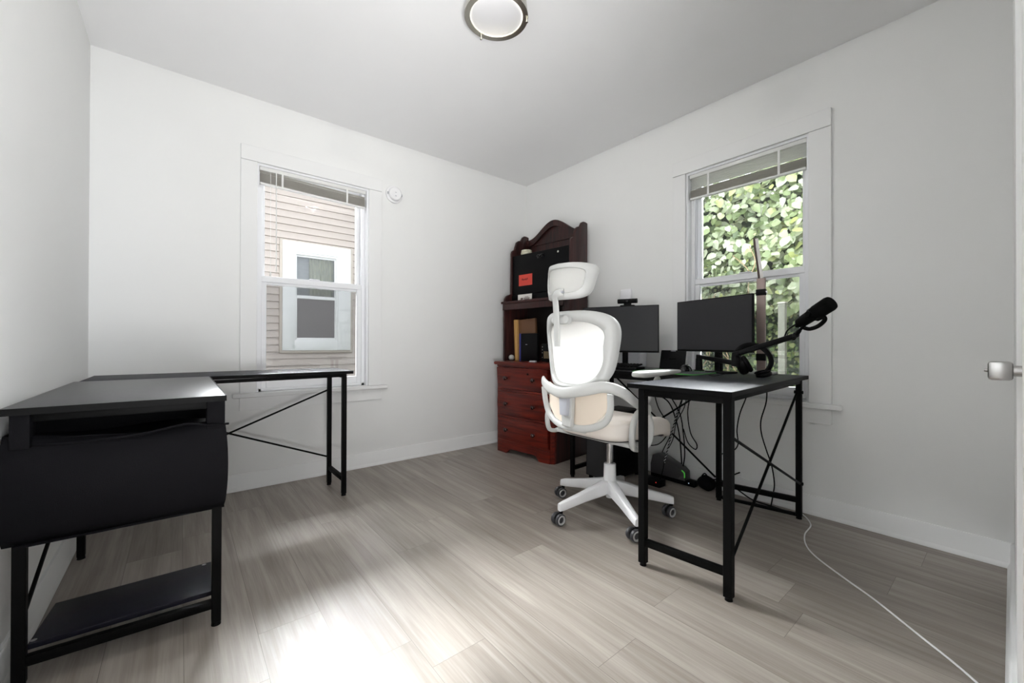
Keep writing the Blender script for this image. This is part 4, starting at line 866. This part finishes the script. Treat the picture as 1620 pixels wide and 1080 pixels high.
mm = MB(); hb = smooth_path([(-0.470, -2.190, 0.825), (-0.458, -2.186, 0.875), (-0.438, -2.208, 0.918), (-0.405, -2.245, 0.935), (-0.380, -2.290, 0.920), (-0.372, -2.322, 0.880), (-0.374, -2.330, 0.840), (-0.385, -2.315, 0.800)], 7)
mm.sweep(hb, 0.013, 12, flat=0.5, up=(0.72, 0.69, 0)); obj('headband', mm, BLKP, t)
mm = MB(); mm.sweep(smooth_path([(-0.495, -2.18, 0.79), (-0.52, -2.12, 0.772), (-0.50, -2.07, 0.771), (-0.42, -2.05, 0.771)], 6), 0.002, 6); obj('headphone_cable', mm, BLKP, t)

# ------------------------------------------------------------------ under the right desk
t = thing('computer_tower', 'black computer case standing on the floor behind the chair base', 'computer', (-0.31, -1.30, 0))
mm = MB(); mm.box((-0.50, -1.42, 0.022), (-0.13, -1.215, 0.47), 0.004); obj('tower_case', mm, BLKP, t)
for p in ((-0.47, -1.40), (-0.47, -1.235), (-0.16, -1.40), (-0.16, -1.235)):
    mm = MB(); mm.cyl((*p, 0.0), (*p, 0.024), 0.015, n=14); obj('rubber_foot', mm, BLKM, t)
mm = MB(); mm.box((-0.504, -1.41, 0.03), (-0.50, -1.225, 0.46), 0.001, seg=1); obj('front_panel', mm, mat('dark_grey_panel', (0.022, 0.022, 0.024), 0.5), t)
t = thing('power_strip', 'black power strip with a green edged adapter along the right wall under the desk', 'power strip', (-0.09, -1.66, 0))
mm = MB(); mm.box((-0.115, -1.80, 0.0), (-0.062, -1.48, 0.038), 0.005); obj('strip_body', mm, BLKP, t)
mm = MB(); mm.box((-0.117, -1.764, 0.020), (-0.115, -1.759, 0.024), 0.0005, seg=1); obj('white_led', mm, mat('white_led', (0.8, 0.85, 1), 0.3, emit=(0.6, 0.75, 1), estr=1.2), t)
t = thing('network_router', 'dark grey router with a green lit end standing on the power strip by the wall', 'router', (-0.13, -1.63, 0.039))
mm = MB(); mm.prism([(-1.50, 0.10), (-1.515, 0.165), (-1.56, 0.178), (-1.72, 0.118), (-1.748, 0.095), (-1.750, 0.039), (-1.50, 0.039)], lambda a, b, d: Vector((d, a, b)), -0.150, -0.070, 0.006); obj('router_case', mm, mat('charcoal_plastic', (0.045, 0.043, 0.045), 0.4), t)
mm = MB(); mm.sweep(smooth_path([(-0.151, -1.732, 0.106), (-0.152, -1.748, 0.096), (-0.152, -1.752, 0.083), (-0.152, -1.752, 0.062)], 5), 0.004, 8); obj('green_light', mm, mat('green_light', (0.10, 0.60, 0.08), 0.4, emit=(0.12, 0.8, 0.08), estr=0.15), t)
t = thing('power_adapter', 'black adapter brick with a red light on the floor behind the chair base', 'adapter', (-0.25, -1.60, 0))
mm = MB(); mm.box((-0.30, -1.66, 0.0), (-0.22, -1.50, 0.045), 0.006); obj('adapter_case', mm, BLKP, t)
mm = MB(); mm.box((-0.302, -1.638, 0.031), (-0.300, -1.634, 0.035)); obj('red_led', mm, mat('red_led', (0.8, 0.05, 0.03), 0.3, emit=(1, 0.05, 0.03), estr=0.9), t)
t = thing('laptop_bag', 'black soft bag slumped on the floor against the right wall beside the router', 'bag', (-0.10, -1.84, 0))
mm = MB()
def bag(p, q):
    a = PI*p; b = 2*PI*q; return (-0.085+0.055*math.sin(a)*math.cos(b), -1.865+0.058*math.sin(a)*math.sin(b), 0.045-0.045*math.cos(a)*(1+0.1*math.sin(b*2)))
mm.grid(bag, 14, 20); bmesh.ops.remove_doubles(mm.b, verts=mm.b.verts[:], dist=1e-5); obj('bag_body', mm, BLKF, t)
mm = MB(); mm.sweep(smooth_path([(-0.10, -1.84, 0.086), (-0.10, -1.86, 0.108), (-0.10, -1.885, 0.085)], 5), 0.004, 6); obj('bag_handle', mm, BLKF, t)

def cable(label, pts, r=0.0035, m_=BLKP, grp='cables hanging under the right desk', nm='power_cable', cat='cable'):
    mm = MB(); mm.sweep(smooth_path(pts, 8), r, 7); o = obj(nm, mm, m_); origin(o, pts[-1]); tag(o, label, cat, grp); return o
zt = ZT-0.02
cable('thick dark cable sagging from the desk corner behind the seat to the router', [(-0.10, -1.40, zt), (-0.06, -1.47, 0.60), (-0.05, -1.58, 0.53), (-0.06, -1.64, 0.42), (-0.08, -1.68, 0.30), (-0.09, -1.70, 0.13)], 0.0045)
cable('black cable hanging straight down to the green lit end of the router', [(-0.06, -1.50, zt), (-0.05, -1.56, 0.62), (-0.05, -1.66, 0.47), (-0.07, -1.70, 0.33), (-0.09, -1.72, 0.20), (-0.10, -1.715, 0.12)], 0.004)
cable('black cable looping from the tabletop down and back up under the desk', [(-0.12, -1.79, zt), (-0.06, -1.74, 0.58), (-0.05, -1.72, 0.47), (-0.05, -1.74, 0.34), (-0.045, -1.78, 0.27), (-0.045, -1.77, 0.235), (-0.045, -1.72, 0.27), (-0.05, -1.69, 0.36)], 0.0035)
cable('thin black cable crossing left below the desk from its middle', [(-0.14, -1.90, zt), (-0.08, -1.78, 0.60), (-0.06, -1.68, 0.56), (-0.05, -1.58, 0.56), (-0.05, -1.48, 0.62), (-0.06, -1.40, zt)], 0.003)
cable('black cable dropping from the desk to the floor behind the seat front', [(-0.10, -1.72, zt), (-0.07, -1.70, 0.60), (-0.05, -1.65, 0.45), (-0.06, -1.60, 0.30), (-0.09, -1.55, 0.16), (-0.09, -1.54, 0.039)], 0.0035)
cable('black cable draped between the desk and the computer case', [(-0.08, -1.45, zt), (-0.06, -1.50, 0.50), (-0.08, -1.60, 0.36), (-0.12, -1.56, 0.25), (-0.14, -1.47, 0.22), (-0.15, -1.42, 0.25)], 0.0035)
cable('black cable bending down past the seat front to the power strip', [(-0.09, -1.76, zt), (-0.05, -1.70, 0.52), (-0.05, -1.64, 0.40), (-0.06, -1.62, 0.28), (-0.10, -1.60, 0.20), (-0.095, -1.60, 0.18)], 0.003)
cable('black cable hanging alone in front of the wall near the middle desk leg', [(-0.17, -2.17, zt), (-0.14, -2.12, 0.62), (-0.11, -2.075, 0.52), (-0.10, -2.055, 0.42), (-0.10, -2.06, 0.33), (-0.12, -2.03, 0.285), (-0.16, -1.99, 0.27)], 0.0035)
cable('long wavy black cable falling to the floor below the right window', [(-0.20, -2.25, zt), (-0.16, -2.235, 0.62), (-0.11, -2.19, 0.50), (-0.09, -2.185, 0.42), (-0.09, -2.21, 0.33), (-0.08, -2.235, 0.24), (-0.07, -2.245, 0.14), (-0.06, -2.235, 0.07), (-0.06, -2.225, 0.005)], 0.0035)
cable('black cable lying along the baseboard from the power strip past the desk leg', [(-0.09, -1.80, 0.02), (-0.08, -1.90, 0.075), (-0.07, -1.98, 0.085), (-0.05, -2.02, 0.13), (-0.045, -2.05, 0.15)], 0.004)
cable('black cable lying on the floor below the right window', [(-0.055, -2.03, 0.05), (-0.05, -2.12, 0.006), (-0.07, -2.22, 0.006), (-0.09, -2.36, 0.006)], 0.004)
TW = mat('twisted_cable', (0.55, 0.55, 0.55), 0.5)
mm = MB(); A, B = Vector((-0.20, -1.728, 0.50)), Vector((-0.25, -1.665, 0.16)); pa, pb = [], []
dd = (B-A).normalized(); e1 = dd.cross(Vector((1, 0, 0))).normalized(); e2 = dd.cross(e1)
for i in range(160):
    q = i/159; p = A+(B-A)*q; a = q*2*PI*15; pa.append(p+(e1*math.cos(a)+e2*math.sin(a))*0.0028); pb.append(p-(e1*math.cos(a)+e2*math.sin(a))*0.0028)
t = thing('twisted_cable', 'black and white twisted cable running down to the adapter below the seat front', 'cable', tuple(B), group='cables hanging under the right desk')
mm.sweep(pa, 0.0028, 6); obj('white_strand', mm, TW, t); mm = MB(); mm.sweep(pb, 0.0028, 6)
mm.sweep(smooth_path([tuple(B), (-0.255, -1.655, 0.10), (-0.26, -1.64, 0.046)], 5), 0.003, 6).sweep(smooth_path([(-0.14, -1.80, zt), (-0.17, -1.76, 0.62), tuple(A)], 5), 0.003, 6); obj('black_strand', mm, BLKP, t)
# white cable on the floor
cable('long thin white cable running across the floor from the right desk leg to the foreground', [(-0.06, -2.36, 0.016), (-0.10, -2.41, 0.0035), (-0.19, -2.45, 0.0035), (-0.33, -2.462, 0.0035), (-0.45, -2.50, 0.0035), (-0.54, -2.56, 0.0035), (-0.64, -2.67, 0.0035), (-0.74, -2.79, 0.0035), (-0.86, -2.91, 0.0035), (-0.96, -3.01, 0.0035), (-1.06, -3.09, 0.0035)], 0.0032, WPL2, None, 'white_cable')

# ------------------------------------------------------------------ outside
SID = mat('beige_vinyl_siding', (0.50, 0.43, 0.385), 0.6, var=0.03)
t = thing('neighbour_house', 'beige vinyl sided house with a white framed window seen through the left window', 'house', (-2.7, 2.6, -0.4))
mm = MB(); Y0 = 2.6; z = -0.4; rows = [(Y0, -0.4)]
prof = []
while z < 6.0:
    prof += [(Y0-0.022, z), (Y0-0.003, z+0.0855), (Y0+0.006, z+0.086), (Y0+0.006, z+0.088)]; z += 0.088
hx0, hx1 = -7.0, 0.35; wx0, wx1, wz0, wz1 = -1.66, -1.0, 0.92, 2.12
prof2 = prof+[(Y0+0.2, z), (Y0+0.2, -0.4)]
mm.prism(prof2, lambda a, b, d: Vector((d, a, b)), hx0, wx0)
mm.prism(prof2, lambda a, b, d: Vector((d, a, b)), wx1, hx1)
lo = [p for p in prof if p[1] < wz0]; hi = [p for p in prof if p[1] > wz1]
mm.prism(lo+[(Y0+0.2, lo[-1][1]), (Y0+0.2, -0.4)], lambda a, b, d: Vector((d, a, b)), wx0, wx1)
mm.prism(hi+[(Y0+0.2, z), (Y0+0.2, hi[0][1])], lambda a, b, d: Vector((d, a, b)), wx0, wx1)
obj('siding', mm, SID, t)
mm = MB(); mm.box((hx0, Y0+0.2, -0.4), (hx1, Y0+4, 6.0)); obj('house_body', mm, SID, t)
mm = MB()
def fr(mm, x0, x1, z0, z1, wl, wr, wt, wb, y0, y1, bev=0.003):
    mm.box((x0, y0, z0), (x0+wl, y1, z1), bev).box((x1-wr, y0, z0), (x1, y1, z1), bev).box((x0+wl, y0, z1-wt), (x1-wr, y1, z1), bev).box((x0+wl, y0, z0), (x1-wr, y1, z0+wb), bev); return mm
BT = mat('beige_trim', (0.48, 0.42, 0.36), 0.6); WT = mat('white_exterior_trim', (0.78, 0.77, 0.76), 0.5)
fr(mm, -1.775, -0.900, 0.815, 2.225, 0.03, 0.03, 0.02, 0.03, Y0-0.045, Y0); obj('outer_trim', mm, BT, t)
mm = MB(); fr(mm, -1.745, -0.930, 0.845, 2.205, 0.135, 0.165, 0.125, 0.125, Y0-0.060, Y0); wc = obj('window_casing', mm, WT, t)
mm = MB(); fr(mm, -1.612, -1.093, 0.968, 2.082, 0.022, 0.022, 0.03, 0.02, Y0-0.045, Y0+0.03); fr(mm, -1.590, -1.115, 1.50, 2.052, 0.012, 0.012, 0.02, 0.045, Y0-0.01, Y0+0.02); fr(mm, -1.590, -1.115, 0.985, 1.535, 0.012, 0.012, 0.035, 0.02, Y0-0.03, Y0); obj('window_sash', mm, WT, wc)
mm = MB(); mm.box((-1.58, Y0-0.004, 1.53), (-1.12, Y0-0.002, 2.04)); obj('upper_pane', mm, GLASS, wc)
mm = MB(); mm.box((-1.58, Y0-0.018, 1.0), (-1.12, Y0-0.016, 1.50)); obj('lower_screen', mm, mat('grey_window_screen', (0.15, 0.135, 0.135), 0.6, bump=0.6, bscale=40, stretch=(1, 1, 5)), wc)
mm = MB()
def cur(p, q): return (-1.42+0.30*p, Y0+0.06+0.012*math.sin(p*40), 1.40+0.66*q)
mm.grid(cur, 60, 2); obj('curtain', mm, mat('olive_curtain', (0.24, 0.24, 0.17), 0.8, var=0.4, vscale=14, stretch=(2, 1, 1)), wc)
mm = MB(); mm.box((-1.66, Y0+0.10, 0.9), (-1.0, Y0+0.11, 2.15)); obj('shade', mm, mat('window_shade_grey', (0.20, 0.20, 0.20), 0.8, var=0.3, vscale=25, stretch=(1, 1, 3)), wc)
mm = MB(); mm.box((-7, -6, -0.6), (0.0-0.0, 3.0, -0.4)) if False else mm.box((-9, -9, -0.6), (9, 9, -0.4)); struct('ground', mm, mat('outdoor_ground', (0.045, 0.05, 0.03), 0.9, var=0.4, vscale=12))

# vine covered hedge outside the right window
HX = 2.15
def htop(y): return 3.15+0.16*math.sin(y*2.1+1)+0.07*math.sin(y*7)-0.30*max(0, min(1, (y+1.25)/0.7))
t = thing('vine_hedge', 'tall bank of light green vine leaves seen through the right window', 'hedge', (HX+0.3, -1.5, -0.4))
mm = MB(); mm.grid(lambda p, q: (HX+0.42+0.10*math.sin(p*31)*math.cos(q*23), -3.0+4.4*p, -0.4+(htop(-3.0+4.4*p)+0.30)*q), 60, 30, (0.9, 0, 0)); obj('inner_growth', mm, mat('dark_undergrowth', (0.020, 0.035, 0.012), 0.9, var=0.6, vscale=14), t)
def leaves(n, size, xr, zr, yr, tilt, zbias=1.0, top=True):
    mm = MB(); b = mm.b
    shape = [(0, -0.42), (0.30, -0.50), (0.52, -0.18), (0.42, 0.10), (0.30, 0.30), (0, 0.62), (-0.30, 0.30), (-0.42, 0.10), (-0.52, -0.18), (-0.30, -0.50)]
    for _ in range(n):
        y = random.uniform(*yr); zz = zr[0]+(zr[1]-zr[0])*random.random()**zbias
        if zz > htop(y)+random.uniform(-0.05, 0.03): continue
        x = random.uniform(*xr)+0.10*math.sin(y*3.1+zz*2.3)+0.05*math.sin(zz*9+y*5); s = size*random.uniform(0.55, 1.35)
        nrm = Vector((-1, random.gauss(0, 0.55), random.gauss(tilt, 0.60))).normalized()
        ax = Vector((random.gauss(0, 0.5), random.gauss(0, 0.5), -1)); ax = (ax-nrm*ax.dot(nrm)).normalized(); bx_ = ax.cross(nrm)
        c0 = b.verts.new((x, y, zz)); vs = [b.verts.new(Vector((x, y, zz))+bx_*u*s+ax*v*s+nrm*(-0.35*abs(u)+0.05)*s) for u, v in shape]
        for i in range(10): b.faces.new((c0, vs[i], vs[(i+1) % 10]))
    return mm
LEAF = leaf_mat('vine_leaf', [(0.07, 0.10, 0.035), (0.17, 0.21, 0.085), (0.29, 0.34, 0.17), (0.40, 0.44, 0.28), (0.50, 0.52, 0.38), (0.33, 0.36, 0.11)], 0.3, 0.45)
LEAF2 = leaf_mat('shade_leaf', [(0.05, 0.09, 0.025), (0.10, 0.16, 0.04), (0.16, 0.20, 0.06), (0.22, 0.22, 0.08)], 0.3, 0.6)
o = obj('light_leaves', leaves(4600, 0.082, (HX, HX+0.30), (1.25, 3.2), (-2.9, 0.2), 0.45), LEAF, t); o['kind'] = 'stuff'
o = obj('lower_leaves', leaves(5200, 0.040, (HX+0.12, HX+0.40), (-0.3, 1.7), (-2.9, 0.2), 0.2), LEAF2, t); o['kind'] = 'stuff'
BR = mat('vine_stem', (0.30, 0.20, 0.11), 0.8)
for k in range(16):
    y = random.uniform(-2.3, -0.4); z = random.uniform(0.2, 1.2); p = [(HX+0.1, y, z)]
    for j in range(4): y += random.uniform(-0.22, 0.22); z += random.uniform(0.12, 0.35); p.append((HX+random.uniform(0.0, 0.12), y, z))
    mm = MB(); mm.sweep(smooth_path(p, 4), 0.0045, 5); obj('stem', mm, BR, t)
t = thing('fence_post', 'pale weathered wooden post in the shade behind the lower right window pane', 'post', (1.80, -1.71, -0.4))
mm = MB(); mm.box((1.77, -1.735, -0.4), (1.83, -1.675, 1.33), 0.006); obj('post', mm, mat('weathered_wood', (0.13, 0.13, 0.10), 0.9, var=0.25, vscale=8, stretch=(6, 6, 1)), t)
mm = MB(); mm.box((1.765, -1.74, 1.33), (1.835, -1.67, 1.345), 0.004); obj('post_cap', mm, mat('weathered_cap', (0.36, 0.34, 0.28), 0.9), t)
